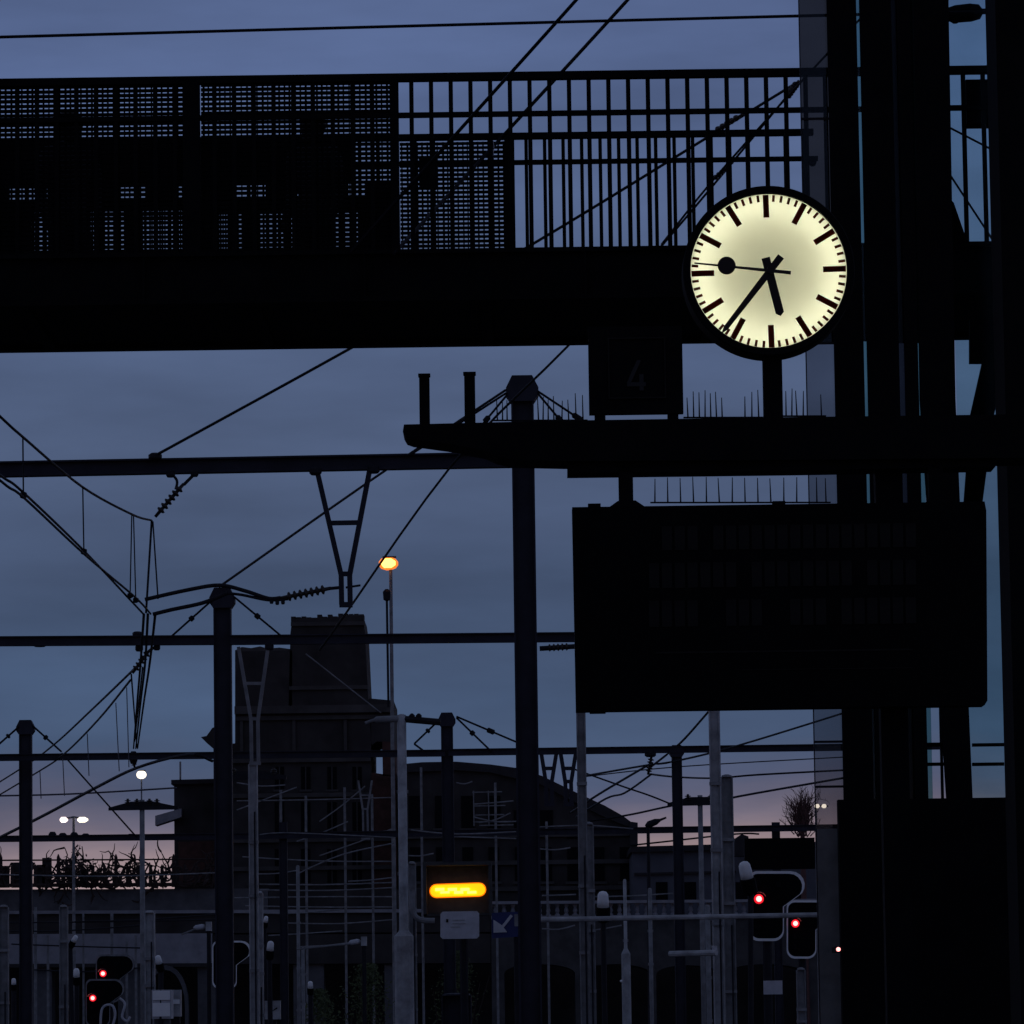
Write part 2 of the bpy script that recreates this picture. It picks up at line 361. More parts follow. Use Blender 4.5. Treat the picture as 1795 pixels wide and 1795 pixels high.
# two people on the bridge
def person(px, label, turn):
    base = Vector((P(px, 240, 32.75).x, 32.75, zb+.07)); t = thing('person', label, 'person', base, 'people on the footbridge')
    H = (P(px, 196, 32.75).z - base.z)
    J = {'pel': (0,0,.53), 'wa': (0,.01,.61), 'ch': (0,.015,.74), 'nk': (0,0,.835), 'hb': (0,-.01,.875), 'hd': (0,-.012,.93), 'ht': (0,-.005,.975),
         'ls': (-.105,.0,.80), 'le': (-.13,.02,.63), 'lw': (-.12,-.05,.50), 'lh': (-.115,-.07,.445), 'rs': (.105,0,.80), 're': (.135,.015,.63), 'rw': (.125,-.05,.50), 'rh': (.12,-.07,.445),
         'lp': (-.055,0,.50), 'lk': (-.058,-.015,.285), 'la': (-.06,.01,.045), 'lt': (-.065,-.075,.02), 'rp': (.055,0,.50), 'rk': (.058,-.02,.285), 'ra': (.062,.01,.045), 'rt': (.068,-.075,.02)}
    rad = {'pel':.085,'wa':.075,'ch':.09,'nk':.034,'hb':.045,'hd':.058,'ht':.035,'ls':.045,'le':.03,'lw':.02,'lh':.02,'rs':.045,'re':.03,'rw':.02,'rh':.02,
           'lp':.055,'lk':.036,'la':.024,'lt':.02,'rp':.055,'rk':.036,'ra':.024,'rt':.02}
    names = list(J); E = [('pel','wa'),('wa','ch'),('ch','nk'),('nk','hb'),('hb','hd'),('hd','ht'),('ch','ls'),('ls','le'),('le','lw'),('lw','lh'),('ch','rs'),('rs','re'),('re','rw'),('rw','rh'),
         ('pel','lp'),('lp','lk'),('lk','la'),('la','lt'),('pel','rp'),('rp','rk'),('rk','ra'),('ra','rt')]
    c, s = math.cos(turn), math.sin(turn)
    vs_ = [((J[n][0]*c - J[n][1]*s)*H, (J[n][0]*s + J[n][1]*c)*H, J[n][2]*H) for n in names]
    me = bpy.data.meshes.new('body'); me.from_pydata(vs_, [(names.index(a), names.index(b)) for a, b in E], [])
    o = link('body', me, base, t); me.materials.append(MAT['cloth_dark'])
    md = o.modifiers.new('skin', 'SKIN'); sv = me.skin_vertices[0].data
    for i, n in enumerate(names): sv[i].radius = (rad[n]*H, rad[n]*H*(.75 if n in ('pel','wa','ch') else 1)); sv[i].use_root = (n == 'pel')
    ss = o.modifiers.new('sub', 'SUBSURF'); ss.levels = 2; ss.render_levels = 2
    hc = base + Vector((0, 0, .945*H))
    MB().lathe(hc, (0, 0, 1), [(-.045*H,.050*H),(-.01*H,.064*H),(.03*H,.056*H),(.05*H,.036*H),(.058*H,.01*H)], 14).build('hair', 'hair', t, True)
person(121, 'dark clothed person behind the mesh at the far left of the footbridge', .4)
person(549, 'dark clothed person behind the mesh just left of the open railings', -.5)

# ================================================================== lift tower on the right
YT = 27.0
def col(par, xa, xb, d, dep, ytop, zlo, name='column', m='black_steel'):
    a = P(xa, ytop, d); b = P(xb, ytop, d); return MB().box((a.x, d, zlo), (b.x, d+dep, a.z)).build(name, m, par)
tw = thing('lift_tower', 'black steel lift tower with narrow glass slits behind the clock', 'tower', (P(1560, 900, YT).x, YT, .76))
PL = .76
col(tw, 1446, 1497, YT, .05, 0-160, PL)
col(tw, 1503, 1558, YT, .05, 0-160, PL)
col(tw, 1568, 1591, YT, .05, 0-160, PL)
MB().prism([P(1598, -160, YT), P(1660, -160, YT), P(1675, 700, YT), P(1706, 1420, YT), P(1661, 1420, YT), P(1613, 700, YT)], .05).build('raking_leg', 'black_steel', tw)
# glass between the columns
g1 = MB().box((P(1497.2,0,YT).x-.02, YT+.055, PL), (P(1502.8,0,YT).x+.02, YT+.061, P(1500,-155,YT).z)).build('glass_pane', 'green_glass', tw)
MB().box((P(1558.2,0,YT).x-.02, YT+.055, PL), (P(1567.8,0,YT).x+.02, YT+.061, P(1560,-155,YT).z)).build('glass_pane', 'black_glass', tw)
MB().box((P(1591.2,0,YT).x-.02, YT+.055, PL), (P(1597.8,0,YT).x+.02, YT+.061, P(1595,-155,YT).z)).build('glass_pane', 'green_glass', tw)
# tall glass fin on the left of the tower: upper pane darker than the lower one
a, b = P(1403, 0, YT), P(1455, 0, YT); zc = P(1420, 470, YT).z
fin_low = MB().box((a.x, YT+.1, PL), (b.x, YT+.115, zc)).build('glass_fin', 'tinted_glass', tw)
MB().box((a.x, YT+.1, zc+.004), (b.x, YT+.115, P(1420, -155, YT).z)).build('glass_fin', 'smoked_glass', tw)['label'] = 'darker upper pane of the glass fin'
MB().box((a.x-.006, YT+.09, PL), (a.x-.001, YT+.125, P(1420,-155,YT).z)).build('glass_edge_trim', 'dark_steel', tw)
MB().box((a.x+.001, YT+.085, PL), (b.x-.001, YT+.098, P(1430, 1452, YT).z)).build('fin_panel', 'fin_grey', tw)
for yj in (205, 452, 600, 905, 1301, 1380): MB().box((a.x, YT+.088, P(1420,yj,YT).z), (b.x, YT+.098, P(1420,yj-4,YT).z)).build('joint_strip', 'dark_steel', tw)
# solid parts: upper wall behind the slits, plinth wall, gusset, thin post
MB().box((P(1520,200,29).x, 29, P(1560,598,29).z), (P(1648,200,29).x, 29.1, P(1560,-160,29).z)).build('back_wall', 'black_steel', tw)
MB().box((P(1478,1200,YT+.5).x, YT+.45, PL), (P(1612,1200,YT+.5).x, YT+.55, P(1560,1000,YT+.5).z)).build('side_panel', 'black_steel', tw)
MB().box((P(1470,1400,YT-.2).x, YT-.16, PL), (P(2000,1400,YT-.2).x, YT-.04, P(1700,1398,YT-.2).z)).build('plinth_wall', 'black_steel', tw)
MB().prism(outline([(1655,340),(1672,355),(1700,436),(1655,436)], YT+.31), .03).build('gusset', 'black_steel', tw)
MB().box((P(1652,1300,YT+.2).x, YT+.36, PL), (P(1657,1300,YT+.2).x, YT+.38, P(1655,1000,YT+.2).z)).build('thin_post', 'dark_steel', tw)
MB().prism(outline([(1700,560),(1765,560),(1762,640),(1742,730),(1722,884),(1690,884),(1702,725),(1722,636),(1700,636)], YT+.2), .06).build('bracket_plate', 'black_steel', tw)
for y in (1303, 1337):
    for (xa, xb) in ((1614, 1664), (1704, 1760)):
        q0, q1 = P(xa, y+3, YT+.3), P(xb, y, YT+.3); MB().bar(q0, Vector((q1.x, q1.y, q0.z)), .02, .02).build('cross_rail', 'black_steel', tw)

MB().box((P(1662,0,YT).x, YT+.07, P(1700,1400,YT).z), (P(1662,0,YT).x+.50, YT+.076, P(1700,-155,YT).z)).build('glass_pane', 'teal_glass', tw)
# column at the right edge of the view
ec = thing('platform_column', 'wide black column at the right edge of the frame', 'column', (P(1850, 900, 24).x, 24, .76))
MB().box((P(1752,300,24).x, 24, .80), (P(1752,300,24).x+.5, 24.5, 9.6)).build('shaft', 'black_steel', ec)
MB().box((P(1752,300,24).x-.08, 23.92, .76), (P(1752,300,24).x+.58, 24.58, .799)).build('base_plate', 'black_steel', ec)

# unlit lamp above the footbridge, seen between tower and column
lp = thing('street_lamp', 'unlit street lamp head at the top right above the footbridge', 'street lamp', (P(1775, 130, 30.2).x, 30.2, .0))
px_ = P(1790, 20, 30.2)
MB().tube([(px_.x, 30.2, 0), (px_.x, 30.2, px_.z)], [.07, .045], 10).build('pole', 'black_steel', lp)
MB().tube([(px_.x, 30.2, px_.z), P(1716, 20, 30.2)], .02, 8).build('arm', 'black_steel', lp)
h0 = P(1722, 20, 30.2)
hd = MB().lathe(h0, P(1660, 26, 30.2)-h0, [(0,.02),(.02,.05),(.08,.062),(.18,.060),(.24,.045),(.262,.012)], 14).build('lamp_head', 'black_steel', lp, True)
MB().lathe(P(1674, 32, 30.2), (0,0,-1), [(0,.04),(.02,.036),(.035,.015)], 12).build('lens', 'dark_opening', hd)

# ================================================================== canopy arm with clock, number box and board
YC = 20.0
cz = thing('canopy_arm', 'black cantilevered canopy beam tapering to the left under the clock', 'canopy', (P(1600, 800, YC).x, YC, .76))
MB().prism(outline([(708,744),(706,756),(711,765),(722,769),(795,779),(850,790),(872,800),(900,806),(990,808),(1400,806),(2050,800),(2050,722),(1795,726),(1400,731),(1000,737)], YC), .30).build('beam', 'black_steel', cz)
MB().prism(outline([(995,806),(995,829),(1400,824),(1745,818),(1745,800)], YC+.05), .2).build('lower_flange', 'black_steel', cz)
for xa, xb, yt in ((733, 752, 656), (812, 832, 653)):
    a, b = P(xa+2, 700, YC+.1), P(xb+1, 700, YC+.1); zb_ = P(xa, 750, YC+.1).z
    st_ = MB().box((a.x, YC+.1, zb_), (b.x, YC+.15, P(xa, yt, YC+.1).z)).build('stub_post', 'black_steel', cz)
    MB().box((a.x-.004, YC+.094, P(xa, yt+3, YC+.1).z), (b.x+.004, YC+.156, P(xa, yt-1, YC+.1).z)).build('cap', 'black_steel', st_)
q = P(1560, 800, YC+.1); MB().box((q.x-.06, YC+.175, .76), (q.x+.06, YC+.295, q.z-.02)).build('support_post', 'black_steel', cz)
q0, q1 = P(830, 788, YC+.32), P(862, 795, YC+.32); MB().tube([q0, P(845,786,YC+.32), q1], .005, 6).build('cable_clip', 'white_dull', cz)

# platform number box
nb = thing('platform_number_box', 'black illuminated-type number box with a faint 4 left of the clock', 'sign', P(1117, 729, YC))
a, b = P(1032, 660, YC), P(1197, 660, YC); z0, z1 = P(1117, 725, YC).z, P(1117, 572, YC).z
MB().box((a.x, YC, z0), (b.x, YC+.05, z1)).build('case', 'black_steel', nb)
fr = MB(); w = .006
xa, xb, za, zb2 = P(1066,650,YC).x, P(1167,650,YC).x, P(1117,699,YC).z, P(1117,592,YC).z
fr.box((xa,YC-.012,za),(xb,YC-.001,za+w)); fr.box((xa,YC-.012,zb2-w),(xb,YC-.001,zb2)); fr.box((xa,YC-.012,za+w),(xa+w,YC-.001,zb2-w)); fr.box((xb-w,YC-.012,za+w),(xb,YC-.001,zb2-w))
fr.build('frame', 'board_cell', nb)
for x in (1052, 1180):
    q = P(x, 736, YC); MB().box((q.x-.024, YC+.005, q.z-.006), (q.x+.024, YC+.045, z0)).build('foot', 'black_steel', nb)
# the 4 is drawn with an open top like the photograph's
def glyph4(c, h, dep):
    def q(u, v): return Vector((c.x + u*h, c.y, c.z + v*h))
    m = MB(); m.prism([q(.02,1),(q(.17,1)),q(-.19,.22),q(-.34,.22)], dep); m.prism([q(-.34,.219),q(.33,.219),q(.33,.07),q(-.34,.07)], dep); m.prism([q(.10,.50),q(.25,.50),q(.25,.2195),q(.10,.2195)], dep); m.prism([q(.10,.0695),q(.25,.0695),q(.25,-.08),q(.10,-.08)], dep); return m
glyph4(Vector((P(1116,681,YC).x, YC-.008, P(1116,681,YC).z)), .125, .006).build('numeral', 'numeral', nb)

# clock
CX, CY = 1347.5, 475.0
def K(px, py, dy=0.): return P(px, py, YC+.06+dy)
cc = K(CX, CY); RD = 139.5 * M(YC)
ck = thing('platform_clock', 'round lit station clock with cream dial showing 5:37 on a short black pole', 'clock', P(1355, 733, YC+.06))
MB().lathe(cc, (0,1,0), [(-.012, RD+.0335), (-.02, RD+.0295), (-.02, RD-.0005), (.004, RD-.0005), (.004, RD+.002), (.16, RD+.002), (.16, RD+.0335)], 96, True).build('housing', 'black_steel', ck, False)
MB().lathe(cc, (0,1,0), [(.161, .001), (.161, RD+.03), (.175, RD-.02), (.18, .001)], 64).build('back_cover', 'black_steel', ck)
MB().lathe(cc, (0,1,0), [(.158, .001), (.158, RD+.0015), (.157, RD+.0015), (.157,.001)], 64).build('reflector', 'housing_white', ck)
MB().lathe(cc, (0,1,0), [(.014, RD-.0005), (.156, RD-.0005), (.156, RD-.003), (.014, RD-.003)], 64, True).build('reflector_wall', 'housing_white', ck)
ring = MB(); n = 64; rr = RD * .86
ring.tube([cc + Vector((rr*math.cos(2*math.pi*k/n), .072, rr*math.sin(2*math.pi*k/n))) for k in range(n+1)], .012, 8)
ring.build('lamp_ring', 'clock_lamp', ck)
dial = MB().lathe(cc, (0,1,0), [(.008, .0005), (.008, RD-.0008), (.0085, RD-.0008), (.0085, .0005)], 96); dial = dial.build('dial', 'dial', ck)
TILT = .034                                   # the whole clock sits turned a little anticlockwise
def D(u, v, dy):                              # dial plane: u right, v up (metres)
    c, s = math.cos(TILT-.0135), math.sin(TILT-.0135); return cc + Vector((u*c - v*s, dy, u*s + v*c))
for i in range(60):
    a = 2*math.pi*i/60; dx, dz = math.sin(a), math.cos(a); tx, tz = math.cos(a), -math.sin(a); mj = i % 5 == 0
    r0, r1, hw = (RD*.695, RD*.985, RD*.037) if mj else (RD*.90, RD*.985, RD*.017)
    pts = [D(dx*r + tx*w_, dz*r + tz*w_, .0035) for r, w_ in ((r0,-hw),(r0,hw),(r1,hw),(r1,-hw))]
    MB().prism(pts, .0035).build('hour_mark' if mj else 'minute_mark', 'dial_print', dial)
def hand(name, tail, tip, w0, w1, dy, nose=0.):
    t, q = K(*tail, 0), K(*tip, 0); t.y = q.y = 0; dr = (q - t).normalized(); sd_ = Vector((dr.z, 0, -dr.x)); L = (q-t).length
    pts = [t - sd_*w0/2, t + sd_*w0/2, t + dr*(L-nose) + sd_*w1/2] + ([q] if nose else []) + [t + dr*(L-nose) - sd_*w1/2]
    for p in pts: p.y = cc.y + dy
    return MB().prism(pts, .004).build(name, 'hand_black', ck)
m_ = M(YC)
hand('hour_hand', (1342, 452), (1368.5, 554), 15*m_, 15*m_, -.004, 6*m_)
hand('minute_hand', (1369, 450), (1264, 586), 13*m_, 9*m_, -.010, 14*m_)
sh = hand('second_hand', (1386, 479), (1217, 462), 6.5*m_, 2.6*m_, -.016)
q = K(1273.5, 466.5); MB().lathe(Vector((q.x, cc.y-.0165, q.z)), (0,1,0), [(0,16*m_),(.005,16*m_)], 32).build('disc', 'hand_black', sh)
q = K(1351, 474); MB().lathe(Vector((q.x, cc.y-.02, q.z)), (0,1,0), [(0,7*m_),(.02,8*m_)], 20).build('hub', 'hand_black', ck)
a, b = P(1338, 690, YC+.14), P(1371, 690, YC+.14); MB().box((a.x, YC+.10, P(1355,735,YC+.14).z), (b.x, YC+.18, cc.z-RD-.025)).build('pole', 'black_steel', ck)

# bird spikes along the canopy
def spikes(xs, yb, lab, d=YC+.12, h=(34, 52)):
    m = MB(); b0_, b1_ = P(xs[0]-8, yb, d), P(xs[-1]+8, yb-.25, d); m.bar(b0_, b1_, .004, .03)
    for x in xs:
        q = P(x, yb, d); L = random.uniform(*h)*M(d); e = q + Vector((random.uniform(-.004,.004), random.uniform(-.02,.02), L)); m.tube([q, e], [.0036, .0018], 4)
    o = m.build('bird_spike_strip', 'dark_steel'); tag(o, lab, 'bird spikes', 'bird spike strips on the canopy')
spikes([872,881,889,944,952,961,971,985,997,1010,1022], 737, 'bird spikes on the beam between the stub posts and the number box')
spikes([1206,1216,1226,1236,1246,1256,1266,1306,1318,1330], 732, 'bird spikes on the beam between number box and clock pole')
spikes([1378,1388,1397,1408,1440], 729.5, 'bird spikes on the beam right of the clock pole')

# departure board
bd = thing('departure_board', 'large black unlit departure board hanging below the canopy beam', 'display board', P(1368, 1250, YC))
def bx(px, py, dy=0): return P(px, py, YC+.02+dy)
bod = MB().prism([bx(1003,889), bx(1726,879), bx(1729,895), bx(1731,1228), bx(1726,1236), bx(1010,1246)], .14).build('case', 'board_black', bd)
for r, (ya, yb_) in enumerate(((926, 968), (990, 1034), (1056, 1102))):
    x = 1138
    while x < 1600:
        if not (random.random() < .08):
            q0, q1 = bx(x, yb_ + (1368-x)*.0135 - 6), bx(x+17, ya + (1368-x)*.0135 - 6)
            MB().box((q0.x, q0.y-.005, q0.z), (q1.x, q0.y-.001, q1.z)).build('character_cell', 'board_cell', bd)
        x += 22.5
for ya, xa, xb in ((1143, 1150, 1600), (1176, 1290, 1600)):
    q0, q1 = bx(xa, ya+3+(1368-xa)*.0135-6), bx(xb, ya+(1368-xa)*.0135-6); MB().box((q0.x, q0.y-.004, q0.z), (q1.x, q0.y-.001, q1.z)).build('text_line', 'board_cell', bd)
for x in (1097, 1640):
    q0, q1 = P(x-12, 890, YC+.09), P(x+13, 890, YC+.09); hp = MB().box((q0.x, YC+.05, q0.z-.01), (q1.x, YC+.12, P(x, 815, YC+.09).z)).build('hanger', 'black_steel', bd)
    MB().prism(outline([(x-28,888),(x-14,878),(x+17,877),(x+32,887)], YC+.045), .08).build('hanger_foot', 'black_steel', hp)
for x in (1042, 1366):
    q = bx(x, 884 - (x-1042)*.0135); MB().box((q.x-.028, q.y+.02, q.z-.02), (q.x+.028, q.y+.07, q.z+.006)).build('cable_gland', 'black_steel', bd)
q = bx(1048, 1247); MB().box((q.x-.035, q.y+.03, q.z-.006), (q.x+.035, q.y+.08, q.z+.02)).build('latch', 'black_steel', bd)
spikes([1148+22.6*k for k in range(12)]+[1432,1448], 881, 'row of bird spikes on top of the departure board', YC+.12, (43, 45))

# span wire across the top and the pair of wires tied to the bridge
def wire(name, label, pts, rpx, m='wire', group='overhead wires', n=5, cat='wire'):
    p3 = sag([P(*p) for p in pts], n) if len(pts) > 2 else [P(*p) for p in pts]
    dm = sum(p[2] for p in pts)/len(pts); o = MB().tube(p3, [rpx*1.12*M(p.y) for p in p3], 6).build(name, m); return tag(o, label, cat, group)
wire('span_wire', 'taut wire running right across the sky above the footbridge', [(-260,72,30),(0,65,30),(740,45,30),(1400,28,30),(2000,14,30)], 2.6)
wire('anchor_wire', 'left of two parallel slanting wires tied to the footbridge front', [(1200,-215,25),(1010,0,27.5),(795,240,30),(615,442,30.96)], 3.0)
wire('anchor_wire', 'right of two parallel slanting wires tied to the footbridge front', [(1290,-215,27),(1100,0,29.5),(880,240,33),(690,445,30.95)], 3.0)
for xs in (((1665,224,38),(1750,268,38)), ((1665,306,38),(1745,428,38))):
    wire('stay_wire', 'thin diagonal stay, %s of the two seen right of the lift tower' % ('upper' if xs[0][1] < 300 else 'lower'), list(xs), 1.8)

# ================================================================== overhead line gantries
D1, D2, D3, D4 = 50.0, 73.0, 104.0, 152.0
def ibeam(par, pa, pb, d, hpx, name='beam', m='mast_steel'):        # level I-beam seen through two picture points
    a = P(*pa, d); b = Pz(*pb, a.z); h = hpx*M(d); m_ = MB()
    w = h*.9
    m_.bar(a + Vector((0,0,h/2-h*.06)), b + Vector((0,0,h/2-h*.06)), h*.12, w); m_.bar(a - Vector((0,0,h/2-h*.06)), b - Vector((0,0,h/2-h*.06)), h*.12, w)
    m_.bar(a, b, h*.76, h*.14); m_.build(name, m, par); return a, b
def mast(par, px, ytop, d, wpx, m='mast_steel', edge='galvanised_flange', head=True):
    t = P(px, ytop, d); w = wpx*M(d); mm = MB()
    mm.box((t.x-w/2+.02, t.y+w*.3, 0), (t.x+w/2-.02, t.y+w*.42, t.z-.02)); o = mm.build('mast', m, par)
    for s in (-1, 1):
        e = MB(); xa = t.x + s*w/2; e.box((min(xa, xa-s*.02), t.y, 0), (max(xa, xa-s*.02), t.y+w*.8, t.z-.02)); e.build('flange', m, o)
    if head:
        h = MB(); hw = w*.72
        h.prism([Vector((t.x+u*hw, t.y-.02, t.z+v*w)) for u, v in ((-.62,0),(.62,0),(1,-.55),(1,-.85),(.72,-1.15),(-.72,-1.15),(-1,-.85),(-1,-.55))], w*.9+.04)
        h.build('mast_head', m, par)
    return t
def tie(par, a, b, r, tb=.35):
    a, b = Vector(a), Vector(b); m = MB().tube([a, b], r, 6).build('tie_rod', 'wire', par); c = a.lerp(b, tb); e = a.lerp(b, tb + .10)
    MB().lathe(c, e-c, [(0, r), (.02, r*2.4), ((e-c).length*.9, r*2.4), ((e-c).length, r)], 8).build('turnbuckle', 'wire', m)
def vdrop(par, pts, d, w, m='mast_steel'):
    (ax, ay), (bx_, by), (cx, cy), (ex, ey), bot = pts
    o = MB(); t = w*M(d)
    o.bar(P(ax, ay, d), P(cx, cy, d), t, t); o.bar(P(bx_, by, d), P(ex, ey, d), t, t)
    f = .5; o.bar(P(ax+(cx-ax)*f, ay+(cy-ay)*f, d), P(bx_+(ex-bx_)*f, by+(ey-by)*f, d), t*.9, t*.8)
    o.bar(P(cx, cy, d), P(cx+1, bot, d), t, t); o.bar(P(ex, ey, d), P(ex+1, bot, d), t, t)
    o.bar(P(cx, cy-2, d), P(ex, ey-2, d), t*.9, t*.8); o.bar(P(cx-3, bot, d), P(ex+5, bot, d), t, t*1.1)
    return o.build('drop_bracket', m, par)
def arm(par, pts, d, rpx, name='registration_arm', m='dark_steel'):
    return MB().tube(sag([P(x, y, d) for x, y in pts], 5), rpx*M(d), 7).build(name, m, par, True)
def clamp(par, px, py, d, w, h, m='dark_steel'):
    q = P(px, py, d); MB().lathe(q - Vector((0,0,h*M(d)/2)), (0,0,1), [(0,w*M(d)*.35),(h*M(d)*.25,w*M(d)*.5),(h*M(d)*.75,w*M(d)*.5),(h*M(d),w*M(d)*.3)], 8).build('clamp', m, par)

# --- first gantry
g1 = thing('catenary_gantry', 'nearest dark overhead line gantry, its mast head rising behind the canopy tip', 'gantry', (P(918,700,D1).x, D1, 0), 'overhead line gantries')
t1 = mast(g1, 915, 658, D1, 40)
ibeam(g1, (900, 806, ), (-420, 831), D1, 27); ibeam(g1, (934, 805), (1500, 797), D1, 26)
a = P(-420, 700, D1); MB().box((a.x-.14, D1, 0), (a.x+.14, D1+.26, a.z)).build('mast', 'mast_steel', g1)
vdrop(g1, [(556,826),(648,824),(598,1008),(613,1008),1060], D1, 9)
clamp(g1, 553, 826, D1, 22, 14); clamp(g1, 655, 823, D1, 22, 14); clamp(g1, 272, 800, D1, 24, 12)
for pa, pb in (((889,688),(718,798)), ((889,692),(800,799)), ((943,686),(1115,800)), ((943,690),(1035,800))): tie(g1, P(*pa, D1-.03), P(*pb, D1-.03), 2.2*M(D1))
# registration arms pulling the contact wires
arm(g1, [(596,1030),(575,1032)], D1, 3); ins = MB(); insulator(ins, P(580,1031,D1), P(490,1049,D1), 9*M(D1), 7); ins.build('insulator', 'porcelain', g1, True)
arm(g1, [(492,1048),(470,1049),(430,1036),(385,1026),(330,1034),(254,1051)], D1, 3.6)
arm(g1, [(505,1050),(470,1052),(425,1043),(398,1040)], D1, 2.6); arm(g1, [(398,1040),(355,1057),(300,1069),(268,1077)], D1, 3.6)
for x, y in ((476,1054),(486,1056),(496,1055)): clamp(g1, x, y, D1, 7, 9)
arm(g1, [(606,1030),(632,1026)], D1, 2)
# messenger insulator below the beam
ins = MB(); insulator(ins, P(322,848,D1), P(272,906,D1), 8*M(D1), 6); ins.build('insulator', 'porcelain', g1, True)
arm(g1, [(342,830),(322,850)], D1, 3); arm(g1, [(296,826),(310,842),(308,858)], D1, 2.5); clamp(g1, 341, 830, D1, 14, 12); clamp(g1, 299, 830, D1, 16, 14)
arm(g1, [(266,912),(256,1075)], D1, 2); arm(g1, [(268,914),(277,1050)], D1, 1.4)
arm(g1, [(946,1137),(1012,1133)], D1, 4.5); ins = MB(); insulator(ins, P(955,1136,D1), P(1004,1133,D1), 7*M(D1), 5); ins.build('insulator', 'porcelain', g1, True)

# --- second gantry
g2 = thing('catenary_gantry', 'second dark gantry with its mast left of the stone tower', 'gantry', (P(391,1100,D2).x, D2, 0), 'overhead line gantries')
t2 = mast(g2, 389, 1030, D2, 31)
ibeam(g2, (375, 1122), (-500, 1127), D2, 17); ibeam(g2, (404, 1122), (1560, 1112), D2, 17)
a = P(1545, 1040, D2); MB().box((a.x-.14, D2, 0), (a.x+.14, D2+.26, a.z)).build('mast', 'mast_steel', g2)
for pa, pb in (((372,1052),(300,1116)), ((410,1046),(492,1114))): tie(g2, P(*pa, D2-.03), P(*pb, D2-.03), 2.0*M(D2), .45)
vdrop(g2, [(418,1134),(470,1134),(440,1262),(452,1262),1338], D2, 6, 'galvanised_dull')
clamp(g2, 472, 1134, D2, 16, 12); clamp(g2, 244, 1136, D2, 14, 12); clamp(g2, 275, 1135, D2, 12, 10); clamp(g2, 70, 1125, D2, 26, 18); clamp(g2, 241, 1111, D2, 18, 8)
ins = MB(); insulator(ins, P(262,1140,D2), P(232,1180,D2), 7*M(D2), 5); ins.build('insulator', 'porcelain', g2, True); arm(g2, [(276,1132),(262,1140)], D2, 2.5)
arm(g2, [(536,1146),(668,1250)], D2, 1.2, 'pull_rod', 'galvanised_dull')

# --- third gantry
g3 = thing('catenary_gantry', 'third gantry on slim dark masts, one near the left edge, one above the yellow light', 'gantry', (P(783,1300,D3).x, D3, 0), 'overhead line gantries')
mast(g3, 44, 1262, D3, 22); mast(g3, 783, 1249, D3, 21); mast(g3, 1186, 1306, D3, 18)
ibeam(g3, (780, 1320), (-300, 1331), D3, 12); ibeam(g3, (786, 1319), (1700, 1307), D3, 12)
for pa, pb in (((33,1274),(-8,1310)), ((57,1272),(108,1318)), ((800,1258),(862,1318)), ((800,1256),(934,1313)), ((770,1262),(726,1304))): tie(g3, P(*pa, D3-.03), P(*pb, D3-.03), 1.9*M(D3), .4)
arm(g3, [(108,1320),(240,1468)], D3, 1.5, 'pull_rod', 'wire'); arm(g3, [(726,1304),(745,1318)], D3, 1.8, 'pull_rod', 'wire')
for x in (962, 996): vdrop(g3, [(x-13,1322),(x+13,1322),(x-5,1372),(x+5,1372),1410], D3, 7, 'mast_steel')
clamp(g3, 234, 1328, D3, 14, 22); clamp(g3, 1140, 1322, D3, 20, 10)
ins = MB(); insulator(ins, P(1142,1326,D3), P(1136,1358,D3), 6*M(D3), 5); ins.build('insulator', 'porcelain', g3, True)
ins = MB(); insulator(ins, P(232,1326,D3), P(236,1345,D3), 5*M(D3), 4); ins.build('insulator', 'porcelain', g3, True)

# --- fourth gantry
g4 = thing('catenary_gantry', 'farthest gantry, a low reddish black beam near the horizon', 'gantry', (P(520,1500,D4).x, D4, 0), 'overhead line gantries')
ibeam(g4, (400, 1466), (-300, 1474), D4, 11); ibeam(g4, (400, 1466), (1700, 1447), D4, 11)
for x in (-120, 496, 1360): mast(g4, x, 1440, D4, 14, head=False)
for x, h in ((92, 16), (110, 12), (130, 14), (150, 10), (230, 9)): clamp(g4, x, 1466, D4, 14, h)

# ================================================================== catenary wires (messenger, droppers, contact wires)
cw = thing('catenary_wire', 'catenary with droppers sweeping in from the left edge to the nearest gantry', 'wire', P(256, 1075, D1), 'overhead wires')
mp_ = [(-150,590,34.6),(0,730,37.5),(40,766,38.5),(145,854,43.3),(232,902,47.7),(265,912,D1)]
MB().tube(sag([P(*p) for p in mp_]), 2.2*M(44), 6).build('messenger_wire', 'wire', cw)
for off in (-7, 6):
    MB().tube(sag([P(*p) for p in [(-140+off,722,34),(0+off*.4,838+off,37.5),(40+off*.4,867+off,38.5),(147+off*.6,968+off,43.3),(230+off,1046,47.7),(258+off,1076,D1)]]), 2.1*M(44), 6).build('contact_wire', 'wire', cw)
for a, b in (((40,767,38.5),(41,868,38.5)), ((145,855,43.3),(147,967,43.3)), ((231,902,47.7),(228,1044,47.7)), ((234,903,48),(238,1052,48))):
    dr_ = MB().tube([P(*a), P(*b)], 1.3*M(44), 5).build('dropper', 'wire', cw); q = P(*b); MB().lathe(q-Vector((0,0,.03)), (0,0,1), [(0,.01),(.01,.03),(.05,.03),(.06,.01)], 8).build('dropper_clip', 'wire', dr_)
cw2 = thing('catenary_wire', 'bundle of contact wires between the nearest and second gantries, left of the second mast', 'wire', P(237, 1310, D2+18), 'overhead wires')
for x0_, x1_, x2_ in ((252,246,234), (259,254,238), (272,262,241)):
    MB().tube(sag([P(x0_, 1077, D1), P(x1_, 1165, 60), P((x1_+x2_)/2, 1235, D2), P(x2_, 1312, 98)]), 2.2*M(60), 5).build('contact_wire', 'wire', cw2)
for (xa, ya), (xb, yb_) in (((230,1182),(240,1310)), ((250,1170),(236,1300))): MB().tube([P(xa,ya,D2), P(xb,yb_,D3-2)], 1.5*M(80), 5).build('jumper', 'wire', cw2)
